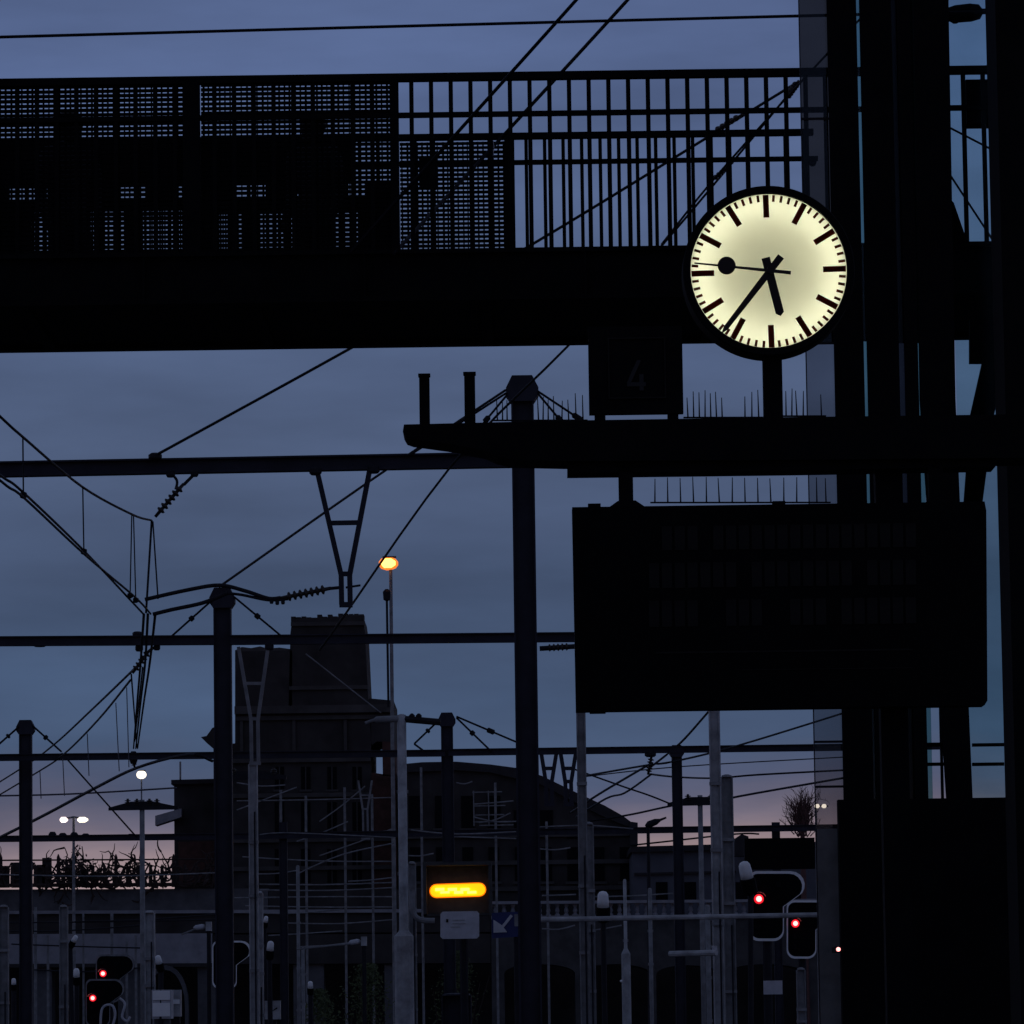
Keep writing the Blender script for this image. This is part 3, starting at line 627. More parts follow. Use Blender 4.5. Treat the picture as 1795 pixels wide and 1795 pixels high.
cw3 = thing('catenary_wire', 'two wires fanning down left from the second gantry insulator', 'wire', P(0, 1400, D3+20), 'overhead wires')
MB().tube(sag([P(236,1172,D2), P(160,1245,85), P(95,1305,100), P(40,1345,112), P(-80,1420,130)]), 1.8*M(90), 5).build('messenger_wire', 'wire', cw3)
MB().tube(sag([P(229,1192,D2), P(172,1262,85), P(112,1322,100), P(60,1357,112), P(-80,1440,130)]), 1.8*M(90), 5).build('messenger_wire', 'wire', cw3)
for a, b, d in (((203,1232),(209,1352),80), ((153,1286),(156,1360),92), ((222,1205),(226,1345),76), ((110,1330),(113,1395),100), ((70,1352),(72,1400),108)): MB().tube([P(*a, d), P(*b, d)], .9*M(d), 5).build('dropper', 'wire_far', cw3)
wire('feeder_wire', 'long wire from the upper right passing under the footbridge to the nearest gantry beam', [(1395,146,36),(1230,247,38),(930,430,41.5),(610,613,45.5),(275,797,D1)], 2.3)
wire('feeder_wire', 'long straight wire slanting past the nearest mast head down to the orange lamp', [(1395,150,36),(1165,425,40),(995,607,44),(790,818,49.5),(605,1077,62),(560,1140,66)], 2.0)
wire('feeder_wire', 'wire linking the nearest mast head with the second mast head', [(886,684,D1),(650,842,57),(385,1028,D2)], 2.0)
wire('feeder_wire', 'thick wire sagging from the second mast to the lower left edge', [(372,1334,D3-6),(330,1323,D3-6),(240,1346,D3),(160,1385,112),(60,1438,124),(-90,1512,140)], 2.6)
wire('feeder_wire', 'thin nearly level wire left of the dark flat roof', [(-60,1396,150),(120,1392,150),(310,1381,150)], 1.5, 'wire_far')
for (xa,ya),(xb,yb_) in (((1278,212),(1330,183)),):
    pass
# strain insulators on the wires crossing the right bars of the footbridge
for (pa, pb, r_, lab) in (((1250,232,37.4),(1302,200,37),6,'strain insulator on the long slanting wire seen above the far parapet rail'), ((1378,172,36.2),(1400,142,36),7,'uppermost strain insulator beside the glass fin under the top rail'), ((1248,316,37.6),(1285,285,37.3),5,'lowest strain insulator seen between bridge bars just above the clock')):
    m_i = MB(); insulator(m_i, P(*pa), P(*pb), r_*M(37), 5); tag(m_i.build('strain_insulator', 'porcelain', None, True), lab, 'insulator', 'strain insulators behind the bridge bars')
wire('feeder_wire', 'short wire beside the strain insulators behind the right bridge bars', [(1160,428,40),(1248,318,37.6),(1378,172,36.2),(1520,20,33)], 1.9)
# right cluster around the slim right mast
R = [('wire rising from the slim right mast to the departure board', [(1140,1345,D3),(1190,1305,D3),(1238,1252,92),(1300,1180,80)], 1.9),
     ('wire from the right insulator cluster climbing to the glass fin', [(1020,1361,D3+10),(1130,1342,D3),(1180,1335,D3),(1290,1308,98),(1520,1237,86)], 1.7),
     ('steep wire falling left from the right insulator cluster to the hall roof', [(1138,1340,D3),(1050,1392,125),(1000,1425,150)], 1.8),
     ('lower steep wire falling left from the right insulator cluster', [(1142,1357,D3),(1095,1390,118),(1062,1400,130),(1010,1432,160)], 1.6),
     ('bent wire leaving the right cluster level to the right', [(1140,1357,D3),(1185,1362,108),(1255,1364,112),(1330,1358,112),(1500,1349,110)], 1.6),
     ('wire crossing the pink sky from the right post to the glass fin', [(1250,1408,140),(1295,1396,138),(1500,1360,128)], 1.8),
     ('lowest wire over the flat building on the right', [(1105,1482,150),(1160,1476,150),(1290,1462,146),(1330,1462,146)], 1.5),
     ('thin wire just under the third gantry beam on the right', [(1020,1362,150),(1190,1344,140),(1500,1326,128)], 1.0),
     ('wire dropping right across the pink sky to the crossarm pole', [(1000,1346,140),(1090,1378,140),(1140,1395,140),(1182,1412,140)], 1.5),
     ('level wire from the hall gable to the slim right mast', [(1030,1440,152),(1105,1428,150),(1180,1412,146),(1250,1402,143)], 1.7)]
for lab, pts, r in R: wire('feeder_wire', lab, pts, r)
# pale wires in front of the stone building
B = [('pale wire level across the stone tower base', [(378,1338,D3+4),(420,1326,D3+4),(560,1322,D3+4),(690,1318,D3+4)], 1.1), ('pale wire sagging across the dark building to the white post', [(520,1532,140),(600,1498,140),(690,1478,140)], 1.2),
     ('pale double wire level over the dark hall', [(720,1455,130),(800,1462,130),(905,1458,130)], 1.3), ('faint level wire above the road bridge at left', [(-40,1532,180),(180,1536,180),(380,1530,180)], 1.2),
     ('faint wire below the stone tower windows', [(455,1463,150),(510,1460,150),(690,1468,150)], 1.0), ('faint level wire behind the thin post at mid left', [(455,1550,170),(560,1551,170),(690,1547,170)], 1.2),
     ('faint level wire under the hall eaves', [(940,1450,150),(1030,1447,150),(1110,1453,150)], 1.2), ('faint lower wire in front of the road bridge', [(410,1574,200),(560,1572,200),(690,1572,200)], 1.2)]
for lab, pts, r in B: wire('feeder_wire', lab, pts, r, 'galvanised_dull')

# ================================================================== posts, poles
def post(px, ytop, d, wpx, label, m='galvanised', shape='h', group='grey posts along the tracks', pxlow=None, ylow=None, wlow=None):
    t = P(px, ytop, d); w = wpx*M(d)
    th = thing('line_post', label, 'post', (t.x, t.y, 0), group)
    if shape == 'h':
        s = MB().box((t.x-w/2+.012, t.y+w*.35, 0), (t.x+w/2-.012, t.y+w*.45, t.z)).build('web', m, th)
        for e in (-1, 1): MB().box((t.x+e*w/2-.012, t.y, 0), (t.x+e*w/2+.012, t.y+w*.8, t.z)).build('flange', m, th)
    else: MB().tube([(t.x,t.y,0),(t.x,t.y,t.z)], w/2, 12).build('tube', m, th, True)
    if wlow:
        z2 = P(px, ylow, d).z; w2 = wlow*M(d); MB().lathe((t.x, t.y, 0), (0,0,1), [(0,w2/2),(z2-.1,w2/2),(z2,w/2+.01),(z2+.02,w/2+.005)], 14).build('sleeve', m, th)
    MB().lathe((t.x, t.y+w*.2, t.z), (0,0,1), [(0,w*.5),(.03,w*.48),(.05,w*.2)], 10).build('cap', m, th)
    for f_ in ((.45, .62, .8) if wpx < 30 else ()):
        zz = t.z*f_ + random.uniform(-.3,.3); MB().box((t.x-w/2-.02, t.y-.012, zz), (t.x+w/2+.02, t.y+w*.8+.01, zz+.06)).build('band', 'galvanised_dull', th)
    if wpx > 9: MB().tube([(t.x+w*.2, t.y-.03, 0), (t.x+w*.2, t.y-.03, t.z*random.uniform(.55,.9))], .016, 5).build('conduit', 'dark_steel', th)
    return th, t
post(443, 1340, 85, 14, 'grey post continuing below the pale drop bracket right of the second mast')
post(455, 1566, 92, 10, 'shorter grey post close behind the one under the drop bracket')
post(522, 1520, 118, 6, 'thin lone post in front of the dark stone building', 'galvanised_dull', 'r')
post(531, 1664, 112, 6, 'thin short post just right of the lone thin post', 'galvanised_dull', 'r')
te, tp = post(704, 1256, 88, 16, 'tall pale post left of the yellow light, with a thick lower sleeve', 'galvanised', 'r', ylow=1632, wlow=34)
MB().tube(sag([P(640,1268,88), P(660,1262,88), P(704,1260,88)]), [3*M(88)]*6+[6*M(88)]*7, 8).build('side_arm', 'galvanised_dull', te, True)
MB().tube([P(704,1260,88), P(772,1266,88)], 6*M(88), 8).build('side_arm', 'dark_steel', te)
for x in (722, 734): q = P(x, 1256, 88); MB().lathe(q-Vector((0,0,.06)), (0,0,1), [(0,.05),(.08,.06),(.12,.02)], 8).build('fitting', 'dark_steel', te)
post(722, 1514, 94, 12, 'short pale post beside the tall pale post left of the yellow light', 'galvanised_dull')
post(1018, 1236, 80, 14, 'grey post emerging below the left end of the departure board', 'galvanised_dull')
post(1031, 1445, 86, 17, 'shorter grey post right beside the one below the board end', 'galvanised_dull')
post(1251, 1190, 80, 17, 'tall grey post emerging below the middle of the departure board', 'galvanised')
post(1274, 1362, 84, 19, 'dark grey post paired with the tall post left of the signals', 'galvanised_dull')
post(1240, 1590, 96, 9, 'thin post hidden between crossarm pole and tall post', 'galvanised_dull', 'r')
tl, _ = post(1095, 1545, 98, 6, 'thin post with a thick lower sleeve right of the white capped lantern', 'galvanised', 'r', ylow=1664, wlow=16)
q = P(1087, 1720, 98); MB().lathe(q, (1,-.3,.1), [(0,.02),(.05,.035),(.13,.03)], 8).build('lamp_stub', 'white_paint', tl)
post(1139, 1560, 110, 7, 'thin post between the sleeved post and the dark slim mast', 'galvanised_dull', 'r')
post(1187, 1590, 112, 6, 'thin post directly under the slim right mast', 'galvanised_dull', 'r')
post(1404, 1700, 95, 14, 'short grey post under the right signal head', 'galvanised_dull')
post(6, 1590, 96, 15, 'grey post cut by the left edge of the frame', 'galvanised_dull')
post(111, 1590, 94, 13, 'grey post right of the leftmost dark mast', 'galvanised_dull')
post(530+270, 1745, 90, 50, 'broad dark post under the white sign', 'mast_steel')
def crossarm(px, ytop, d, wpx, xl, xr, label, m, ins_x):
    t = P(px, ytop, d); th = thing('crossarm_pole', label, 'pole', (t.x, t.y, 0), 'poles with a crossarm'); w = wpx*M(d)
    MB().tube([(t.x,t.y,0),(t.x,t.y,t.z)], w/2, 10).build('pole', m, th, True)
    yb_ = ytop + 12; a = P(xl, yb_+3, d-.1); b = P(xr, yb_+1, d-.1)
    ar = MB().prism([a+Vector((0,0,-.06)), b+Vector((0,0,-.06)), b+Vector((0,0,.02)), Vector((t.x+.3,a.y,t.z-.05)), Vector((t.x-.3,a.y,t.z-.05)), a+Vector((0,0,.02))], .1).build('crossarm', 'dark_steel', th)
    for x in ins_x:
        q = P(x, yb_-1, d-.05); o = MB(); insulator(o, q, q+Vector((0,0,13*M(d))), 6*M(d), 3); o.build('insulator', 'porcelain', ar)
    return th
crossarm(249, 1402, 130, 9, 190, 312, 'crossarm pole left of the dark flat roof', 'galvanised_dull', (224, 240, 262, 275))
post(262, 1600, 98, 16, 'double grey post in front of the crossarm pole at left', 'galvanised')
crossarm(1227, 1394, 125, 9, 1170, 1264, 'crossarm pole in front of the pink sky left of the signals', 'galvanised_dull', (1190, 1206, 1246, 1256))
crossarm(440, 1348, 100, 8, 395, 502, 'crossarm pole in front of the stone tower', 'galvanised_dull', (410, 480))
# horizontal pipe rails
pr = thing('pipe_rail', 'long pale pipe running level from the nearest mast to the glass fin', 'pipe', P(1190, 1610, 78))
a = P(908, 1613, 78); b = Pz(1480, 1603, a.z); MB().tube([a, b], 4.4*M(78), 8).build('pipe', 'galvanised', pr)
q = P(914, 1613, 78); MB().box((q.x-.12,q.y-.05,q.z-.1),(q.x+.05,q.y+.1,q.z+.1)).build('bracket', 'galvanised_dull', pr)
for x in (1012, 1251): q = P(x, 1608, 78); MB().box((q.x-.09,q.y+.045,q.z-.05),(q.x+.09,q.y+.11,q.z+.05)).build('bracket', 'galvanised_dull', pr)
pr = thing('pipe_rail', 'short pale pipe on the posts left of the signals', 'pipe', P(1215, 1670, 79))
a = P(1174, 1672, 79); b = Pz(1256, 1670, a.z); MB().tube([a, b], 5*M(79), 8).build('pipe', 'galvanised', pr); q = P(1252, 1664, 79); MB().box((q.x-.04,q.y-.06,q.z-.03),(q.x+.05,q.y+.03,q.z+.06)).build('end_fitting', 'white_dull', pr)
pr = thing('pipe_rail', 'curved pale pipe at the foot of the short post left of the yellow light', 'pipe', P(740, 1612, 93))
MB().tube(sag([P(722,1560,93), P(724,1598,93), P(736,1612,93), P(762,1614,93)]), 5*M(93), 8).build('pipe', 'galvanised_dull', pr)

# ================================================================== lamps
def lamp(px, py, d, label, ybase, core, shell, wpx, hpx, poleoff=3, polew=6, extra=None):
    q = P(px, py, d); th = thing('street_lamp', label, 'street lamp', (q.x, d, 0), 'lit street lamps')
    a = P(px+poleoff, py+hpx, d)
    MB().tube([(a.x,d,0),(a.x,d,q.z)], [polew*M(d)*.6, polew*M(d)*.42], 8).build('pole', 'galvanised_dull', th)
    w, h = wpx*M(d)/2, hpx*M(d)/2
    hd = MB().lathe(q+Vector((-w,0,0)), (1,0,0), [(0,h*.3),(w*.25,h*.75),(w*.8,h),(w*1.3,h*.95),(w*1.75,h*.7),(w*2,h*.25)], 14).build('lamp_glass', shell, th, True)
    MB().lathe(q+Vector((-w*.72,-h*.55,0)), (1,0,0), [(0,h*.3),(w*.3,h*.72),(w*1.0,h*.72),(w*1.45,h*.3)], 12).build('bulb', core, hd, True)
    MB().box((q.x-w*.6, q.y-h*.5, q.z+h*.86), (q.x+w*.8, q.y+h*.5, q.z+h*1.05)).build('hood', 'dark_steel', th)
    return th
th = lamp(681, 988, 170, 'street lamp glowing orange above the stone tower', 0, 'lamp_orange', 'lamp_amber_fringe', 34, 24, 4, 7)
q = P(678, 1042, 170); MB().lathe(q, (0,0,1), [(-.25,.05),(-.2,.13),(.1,.15),(.2,.06)], 10).build('camera_box', 'dark_steel', th); MB().tube([P(678,1045,170), P(681,1240,170)], .05, 6).build('conduit', 'dark_steel', th)
lamp(248, 1358, 180, 'single white lamp shining above the left crossarm pole', 0, 'lamp_white', 'lamp_white', 17, 15, 0, 3)
dl = thing('street_lamp', 'double armed lamp with two pinkish lights near the left edge', 'street lamp', (P(129,1440,260).x, 260, 0), 'lit street lamps')
a = P(129, 1432, 260); MB().tube([(a.x,260,0), a], [.12,.07], 8).build('pole', 'galvanised_dull', dl); MB().tube([P(106,1437,260), a, P(150,1436,260)], .06, 6).build('arm', 'galvanised_dull', dl)
for x, w, mm in ((112, 14, 'lamp_pink'), (145, 19, 'lamp_white')):
    q = P(x, 1437, 260); w = w*M(260)/2; MB().lathe(q+Vector((-w,0,0)), (1,0,0), [(0,.05),(w*.4,.16),(w*1.4,.16),(w*2,.05)], 12).build('lamp_glass', mm, dl, True)
rl = thing('street_lamp', 'small white double lamp added for a reflection in the glass fin above the signals', 'street lamp', (P(1434,1440,240).x, 240, 0), 'lit street lamps')  # added lamp, stands in for a reflection in the fin
a = P(1430, 1412, 240); MB().tube([(a.x,240,0), a+Vector((0,0,.1))], [.1,.06], 8).build('pole', 'galvanised_dull', rl); MB().tube([a, P(1452,1413,240)], .05, 6).build('arm', 'galvanised_dull', rl)
for x in (1432, 1444):
    q = P(x, 1413, 240); MB().lathe(q+Vector((-.12,0,0)), (1,0,0), [(0,.04),(.08,.11),(.2,.11),(.26,.04)], 12).build('lamp_glass', 'lamp_white', rl, True)
ul = thing('street_lamp', 'unlit street lamp silhouette over the flat building on the right', 'street lamp', (P(1135,1470,140).x, 140, 0))
MB().tube([(P(1135,1480,140).x,140,0), P(1136,1448,140)], [.09,.05], 8).build('pole', 'dark_steel', ul)
h0, h1 = P(1131,1448,140), P(1168,1433,140); MB().lathe(h0, h1-h0, [(0,.03),(.12,.11),(.35,.10),(.5,.04),((h1-h0).length,.03)], 10).build('lamp_head', 'dark_steel', ul, True)

# ================================================================== yellow light bar, plates, lanterns
yb = thing('light_bar_signal', 'signal with a glowing yellow horizontal bar in a black case', 'signal', (P(803,1600,86).x, 86, 0))
a, b = P(748,1602,86), P(857,1518,86); cs = MB().box((a.x,86,a.z),(b.x,86.35,b.z)).build('case', 'spill_visor', yb)
a, b = P(756,1561,86), P(849,1561,86)
def pill(mb, a, b, r, y, th):
    pts = []
    for c, s0 in ((b, -math.pi/2), (a, math.pi/2)):
        for k in range(9): w = s0 + math.pi*k/8; pts.append(Vector((c.x + r*math.cos(w)*1., y, c.z + r*math.sin(w))))
    return mb.prism(pts, th)
r = 10.5*M(86); a2, b2 = P(765,1562,86), P(840,1559.5,86)
rim = pill(MB(), a2, b2, r*1.18, 85.94, .05).build('rim', 'bar_orange_fringe', cs); lt = pill(MB(), a2, b2, r, 85.90, .03).build('light', 'bar_yellow', yb)  # emissive rim paints the orange glow fringe around the bar
for y_, xs in ((1559, (770, 792, 814)), (1564, (779, 803, 826))):
    for x in xs:
        a, b = P(x-7,y_+.5,85.9), P(x+9,y_,85.9); MB().tube([Vector((a.x,85.88,a.z)), Vector((b.x,85.88,b.z))], random.uniform(.02,.034), 8).build('hot_spot_tube', 'bar_hot', lt)  # added glowing tubes, paint the uneven hot spots of the bar
for (xa, ya, xb, yb2) in ((743,1606,862,1602),(743,1606,748,1512),(857,1602,862,1510)):
    a, b = P(xa,ya,86), P(xb,yb2,86); MB().box((a.x,85.62,min(a.z,b.z)),(max(b.x,a.x+.03),85.995,max(a.z,b.z))).build('spill_shroud', 'spill_visor', yb)  # plates added to catch the orange spill of the bar
a, b = P(743,1519,86), P(862,1512,86); MB().box((a.x,85.6,a.z),(b.x,86.36,b.z)).build('hood', 'spill_visor', yb)
a = P(812,1602,86); MB().tube([(a.x,86.2,0),(a.x,86.2,a.z+.05)], .08, 10).build('post', 'dark_steel', yb)
ws = thing('sign_plate', 'white rectangular sign plate with small print under the yellow light', 'sign', P(805,1646,85.5))
MB().prism(outline([(772,1602),(776,1598),(836,1597),(840,1601),(840,1641),(836,1645),(776,1646),(772,1642)], 85.5), .03).build('plate', 'white_dull', ws)
q = P(784,1614,85.5); MB().box((q.x-.02,85.485,q.z-.03),(q.x+.02,85.499,q.z+.03)).build('print_dot', 'signal_black', ws)
for k, (xa, xb, y) in enumerate(((793,815,1612),(793,817,1618),(790,806,1624))):
    a, b = P(xa,y+2,85.5), P(xb,y,85.5); MB().box((a.x,85.49,a.z),(b.x,85.499,b.z)).build('print_line', 'galvanised', ws)
bs = thing('arrow_sign', 'dark blue sign with a white arrow pointing down left beside the nearest mast', 'sign', P(886,1642,84))
MB().prism(outline([(862,1600),(908,1598),(908,1642),(862,1645)], 84), .03).build('plate', 'blue_plate', bs)
MB().prism(outline([(865,1612),(880,1622),(895,1603),(899,1606),(883,1626),(889,1634),(865,1635)], 83.97), .02).build('arrow', 'white_dull', bs)
a = P(905,1640,84); MB().tube([(a.x,84.1,0),(a.x,84.1,a.z+.3)], .05, 8).build('post', 'dark_steel', bs)
def lantern(px, py, d, s, label, lean=0., d2='signal_black'):
    q = P(px, py, d); th = thing('capped_lantern', label, 'lantern', (q.x, d, 0), 'white capped lanterns along the line'); u = s*M(d)
    ax = Vector((lean, -.25, 1)).normalized()
    MB().lathe(q, ax, [(-.6*u,.52*u),(0,.5*u),(.5*u,.46*u),(.72*u,.32*u),(.8*u,.1*u)], 16).build('cap', 'white_paint', th, True)
    MB().lathe(q, ax, [(-1.9*u,.5*u),(-1.8*u,.62*u),(-.7*u,.64*u),(-.6*u,.58*u)], 14).build('body', d2, th)
    MB().tube([(q.x,d,0), q - ax*1.85*u], .05, 8).build('post', 'dark_steel', th)
lantern(1057, 1578, 82, 20, 'large white capped lantern left of the sleeved post')
lantern(1307, 1527, 83, 22, 'white capped lantern leaning at the upper left of the nearer signal', -.22)
lantern(278, 1683, 90, 11, 'white capped lantern above the pale cabinet at left', -.2)
lantern(134, 1706, 90, 11, 'white capped lantern left of the two red lights')
lantern(24, 1721, 92, 8, 'small white capped lantern at the lower left edge')
lantern(474, 1659, 90, 12, 'white capped lantern right of the grey double post', .1)
lantern(544, 1727, 92, 9, 'small white capped lantern right of the thin posts')
lantern(466, 1612, 94, 8, 'tiny white capped lantern above the one right of the double post', .2)
lantern(131, 1646, 97, 9, 'white capped lantern under the road bridge girder at left', .6)

# ================================================================== signals with white outlined heads
def signal(px, py, d, s, label, lit=True, box=False, core='red_core', border='white_paint'):
    # head outline in units of s pixels, origin at its upper left corner
    th = thing('railway_signal', label, 'signal', (P(px+.5*s, py, d).x, d, 0), 'railway signals with white outlined heads')
    pts = []
    def arc(cx, cy, r, a0, a1, n=6):
        for k in range(n+1): a = math.radians(a0 + (a1-a0)*k/n); pts.append((cx + r*math.cos(a), cy + r*math.sin(a)))
    arc(.25, .25, .25, 180, 270); arc(1.22, .40, .40, -90, 35); pts.append((1.02, 1.02)); arc(.73, 1.72, .29, 0, 90); arc(.29, 1.72, .29, 90, 180)
    def q(u, v, k=1., dd=0.):
        cx, cy = .62, 1.0; return P(px + (cx + (u-cx)*k)*s, py + (cy + (v-cy)*k)*s, d+dd)
    hd = MB().prism([q(*p) for p in pts], .12).build('head', 'signal_black', th)
    n = len(pts); rim = MB(); o_ = [q(*p, 1., -.03) for p in pts]; i_ = [q(*p, .925, -.03) for p in pts]
    b = len(rim.v); rim.v += o_ + i_ + [v + Vector((0,.025,0)) for v in o_] + [v + Vector((0,.025,0)) for v in i_]
    for k in range(n):
        j = (k+1) % n; rim.f += [(k, j, n+j, n+k), (k, 2*n+k, 2*n+j, j), (n+k, n+j, 3*n+j, 3*n+k)]
    rim.build('border', border, hd)
    if lit:
        c = q(.30, .80, 1., -.06); r_ = .14*s*M(d); MB().lathe(c, (0,1,0), [(-.03,r_*.35),(-.02,r_*.85),(0,r_),(.03,r_)], 16).build('red_lens', 'red_glass', th)
        MB().lathe(c, (0,1,0), [(-.06,r_*.2),(-.05,r_*.5),(-.031,r_*.6)], 14).build('red_bulb', core, th)
    if lit:
        c = q(.30, .80, 1., -.06); rv = r_*1.35; vz = MB(); vp = [c + Vector((rv*math.cos(w), -.30, rv*math.sin(w))) for w in [math.radians(20+140*k/8) for k in range(9)]]
        wp = [p + Vector((0,.28,0)) for p in vp]; vo = [c + (p-c)*1.0 + Vector((0,0,.02)) for p in vp]; n9 = 9
        vz.add(vp + wp + [p + Vector((0,0,.015)) for p in vp] + [p + Vector((0,0,.015)) for p in wp], [(k, k+1, 10+k, 9+k) for k in range(8)] + [(18+k, 27+k, 28+k, 19+k) for k in range(8)] + [(k, 18+k, 19+k, k+1) for k in range(8)]); vz.build('spill_visor', 'spill_visor', th)  # half tube added over the lens to catch red spill
    for (u, v) in ((.28,.35),(.28,1.25),(.28,1.62),(.85,.4)):
        c = q(u, v, 1., -.03); MB().lathe(c, (0,1,0), [(-.01,.08*s*M(d)),(.02,.095*s*M(d))], 14).build('dark_lens', 'dark_opening', th)
    a = q(.55, 1.9); MB().tube([(a.x,d+.2,0),(a.x,d+.2,a.z)], .09, 10).build('post', 'dark_steel', th)
    if box:
        a_, b_ = P(px-6, py-3, d), P(px+116, py-59, d); MB().box((a_.x,d+.02,a_.z),(b_.x,d+.3,b_.z)).build('indicator_box', 'signal_black', th)
    return th
sa = signal(1312, 1527, 88, 61, 'nearer right signal with white outlined head and bright red light', True, True)
pl = P(1355, 1731, 87.5); MB().box((pl.x-.18,87.5,pl.z-.13),(pl.x+.18,87.53,pl.z+.13)).build('number_plate', 'white_dull', sa)
signal(1379, 1578, 100, 51, 'smaller right signal with red light partly behind the glass fin', True)
signal(372, 1649, 98, 42, 'signal with white outline half hidden behind the second mast', False)
signal(168, 1673, 110, 42, 'upper of the two left signals showing red, above the pale shapes', True, border='galvanised_dull')
signal(150, 1716, 102, 42, 'lower of the two left signals showing red, near the bottom edge', True, border='galvanised_dull')
rm = thing('marker_light', 'tiny pinkish red marker light at the right edge of the glass fin', 'lamp', P(1466,1664,30))
MB().lathe(P(1470,1664,26.6), (0,1,0), [(0,.004),(.004,.012),(.02,.013)], 10).build('lens', 'red_core', rm); q = P(1470,1664,26.62); MB().box((q.x-.02,26.622,q.z-.016),(q.x+.03,26.9,q.z+.016)).build('case', 'signal_black', rm)

# pale cabinets and pole gear at the lower left
cb = thing('equipment_cabinet', 'pale two panel cabinet beside the dark arch at lower left', 'cabinet', (P(283,1780,90).x, 90, 0))
a, b = P(266,1786,90), P(300,1735,90); MB().box((a.x,90,a.z),(b.x,90.6,b.z)).build('body', 'white_dull', cb)
for ya, yb_ in ((1753,1737),(1782,1758)): a, b = P(268,ya,90), P(298,yb_,90); MB().box((a.x,89.96,a.z),(b.x,89.998,b.z)).build('door', 'white_paint', cb)
a = P(283,1786,90); MB().box((a.x-.15,90.1,0),(a.x+.15,90.5,a.z)).build('plinth', 'concrete_dark', cb)
cb = thing('equipment_cabinet', 'narrow pale cabinet right of the two panel cabinet', 'cabinet', (P(308,1780,91).x, 91, 0))
a, b = P(303,1782,91), P(316,1735,91); MB().box((a.x,91,a.z),(b.x,91.4,b.z)).build('body', 'galvanised', cb); a, b = P(304,1760,91), P(315,1752,91); MB().box((a.x,90.97,a.z),(b.x,90.998,b.z)).build('band', 'white_paint', cb)
a = P(309,1782,91); MB().box((a.x-.06,91.1,0),(a.x+.06,91.3,a.z)).build('stand', 'dark_steel', cb)
cb = thing('equipment_cabinet', 'grey plate cabinet at the foot of the grey double post', 'cabinet', (P(477,1780,91).x, 91, 0))
a, b = P(464,1787,91), P(491,1754,91); MB().box((a.x,91,a.z),(b.x,91.3,b.z)).build('body', 'galvanised', cb); a = P(477,1787,91); MB().box((a.x-.08,91.05,0),(a.x+.08,91.2,a.z)).build('stand', 'dark_steel', cb)
a, b = P(470,1777,91), P(486,1768,91); MB().prism([a, b, b+Vector((0,0,.03)), P(478,1771,91), a+Vector((0,0,.03))], -.01).build('mark', 'signal_black', cb)

# tangle of cross span wires and far masts in front of the dark buildings
random.seed(21)
cs1 = thing('cross_span', 'tangle of faint cross span wires and slim masts in front of the stone building', 'wires', (P(560,1600,190).x, 190, 0))
for x, yt, w in ((492,1385,5), (536,1395,5), (604,1380,5), (652,1392,5)): a = P(x, yt, 190); MB().tube([(a.x,190,0), a], w*M(190)/2, 6).build('mast', 'galvanised_dull', cs1)
for (xa,ya,xb,yb_) in ((415,1404,690,1398),(415,1466,690,1456),(425,1502,690,1510),(560,1440,640,1378),(430,1588,690,1590),(430,1600,600,1594),(500,1618,690,1612),(520,1660,640,1648),(440,1532,520,1526),(560,1500,690,1452),(415,1420,520,1380),(520,1475,610,1440),(455,1560,690,1556),(470,1640,600,1632),(415,1372,500,1376),(610,1545,690,1538)):
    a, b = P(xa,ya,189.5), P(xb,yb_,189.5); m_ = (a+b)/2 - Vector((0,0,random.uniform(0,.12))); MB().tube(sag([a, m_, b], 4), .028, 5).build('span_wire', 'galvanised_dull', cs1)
vd = vdrop(cs1, [(628,1368),(652,1368),(636,1420),(644,1420),1470], 189, 3.4, 'galvanised_dull')
cs2 = thing('cross_span', 'faint cross span wires and thin masts in front of the arched hall', 'wires', (P(900,1600,186).x, 186, 0))
for x, yt, w in ((738,1345,5), (868,1372,5), (958,1440,5)): a = P(x, yt, 186); MB().tube([(a.x,186,0), a], w*M(186)/2, 6).build('mast', 'galvanised_dull', cs2)
for (xa,ya,xb,yb_) in ((716,1462,905,1470),(830,1410,900,1404),(830,1432,905,1440),(800,1372,828,1370),(840,1442,895,1425),(945,1488,1000,1486),(950,1570,1010,1568),(1040,1572,1180,1566),(716,1500,760,1496),(1045,1630,1090,1622),(950,1628,1008,1622),(850,1462,990,1456)):
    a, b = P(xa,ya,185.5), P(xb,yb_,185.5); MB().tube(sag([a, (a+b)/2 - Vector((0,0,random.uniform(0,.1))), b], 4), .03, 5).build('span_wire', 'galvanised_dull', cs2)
cs3 = thing('cross_span', 'thin far masts and cross wires under the left of the road bridge', 'wires', (P(120,1700,210).x, 210, 0))
for x, yt, w in ((62,1590,6), (84,1640,5), (196,1600,6), (222,1650,5), (238,1640,5), (146,1600,4)): a = P(x, yt, 210); MB().tube([(a.x,210,0), a], w*M(210)/2, 6).build('mast', 'galvanised_dull', cs3)
for (xa,ya,xb,yb_) in ((-40,1618,380,1612),(-40,1632,250,1622),(20,1655,260,1662),(60,1700,250,1696),(130,1616,380,1603)):
    a, b = P(xa,ya,209.5), P(xb,yb_,209.5); MB().tube(sag([a, (a+b)/2 - Vector((0,0,random.uniform(0,.15))), b], 4), .035, 5).build('span_wire', 'dark_steel', cs3)
hp_ = thing('conduit_hoop', 'pale bent conduit hoops below the left red signals', 'conduit', (P(180,1795,96).x, 96, 0))
for pts in (((176,1802),(178,1772),(186,1762),(198,1764),(202,1780),(196,1802)), ((210,1750),(219,1760),(214,1782),(223,1790),(228,1782))):
    MB().tube(sag([P(x,y,96) for x, y in pts]), 2.4*M(96), 6).build('hoop', 'white_dull', hp_, True)
a = P(196,1800,96); MB().tube([(a.x,96,0), a], .03, 6).build('stand', 'galvanised_dull', hp_)
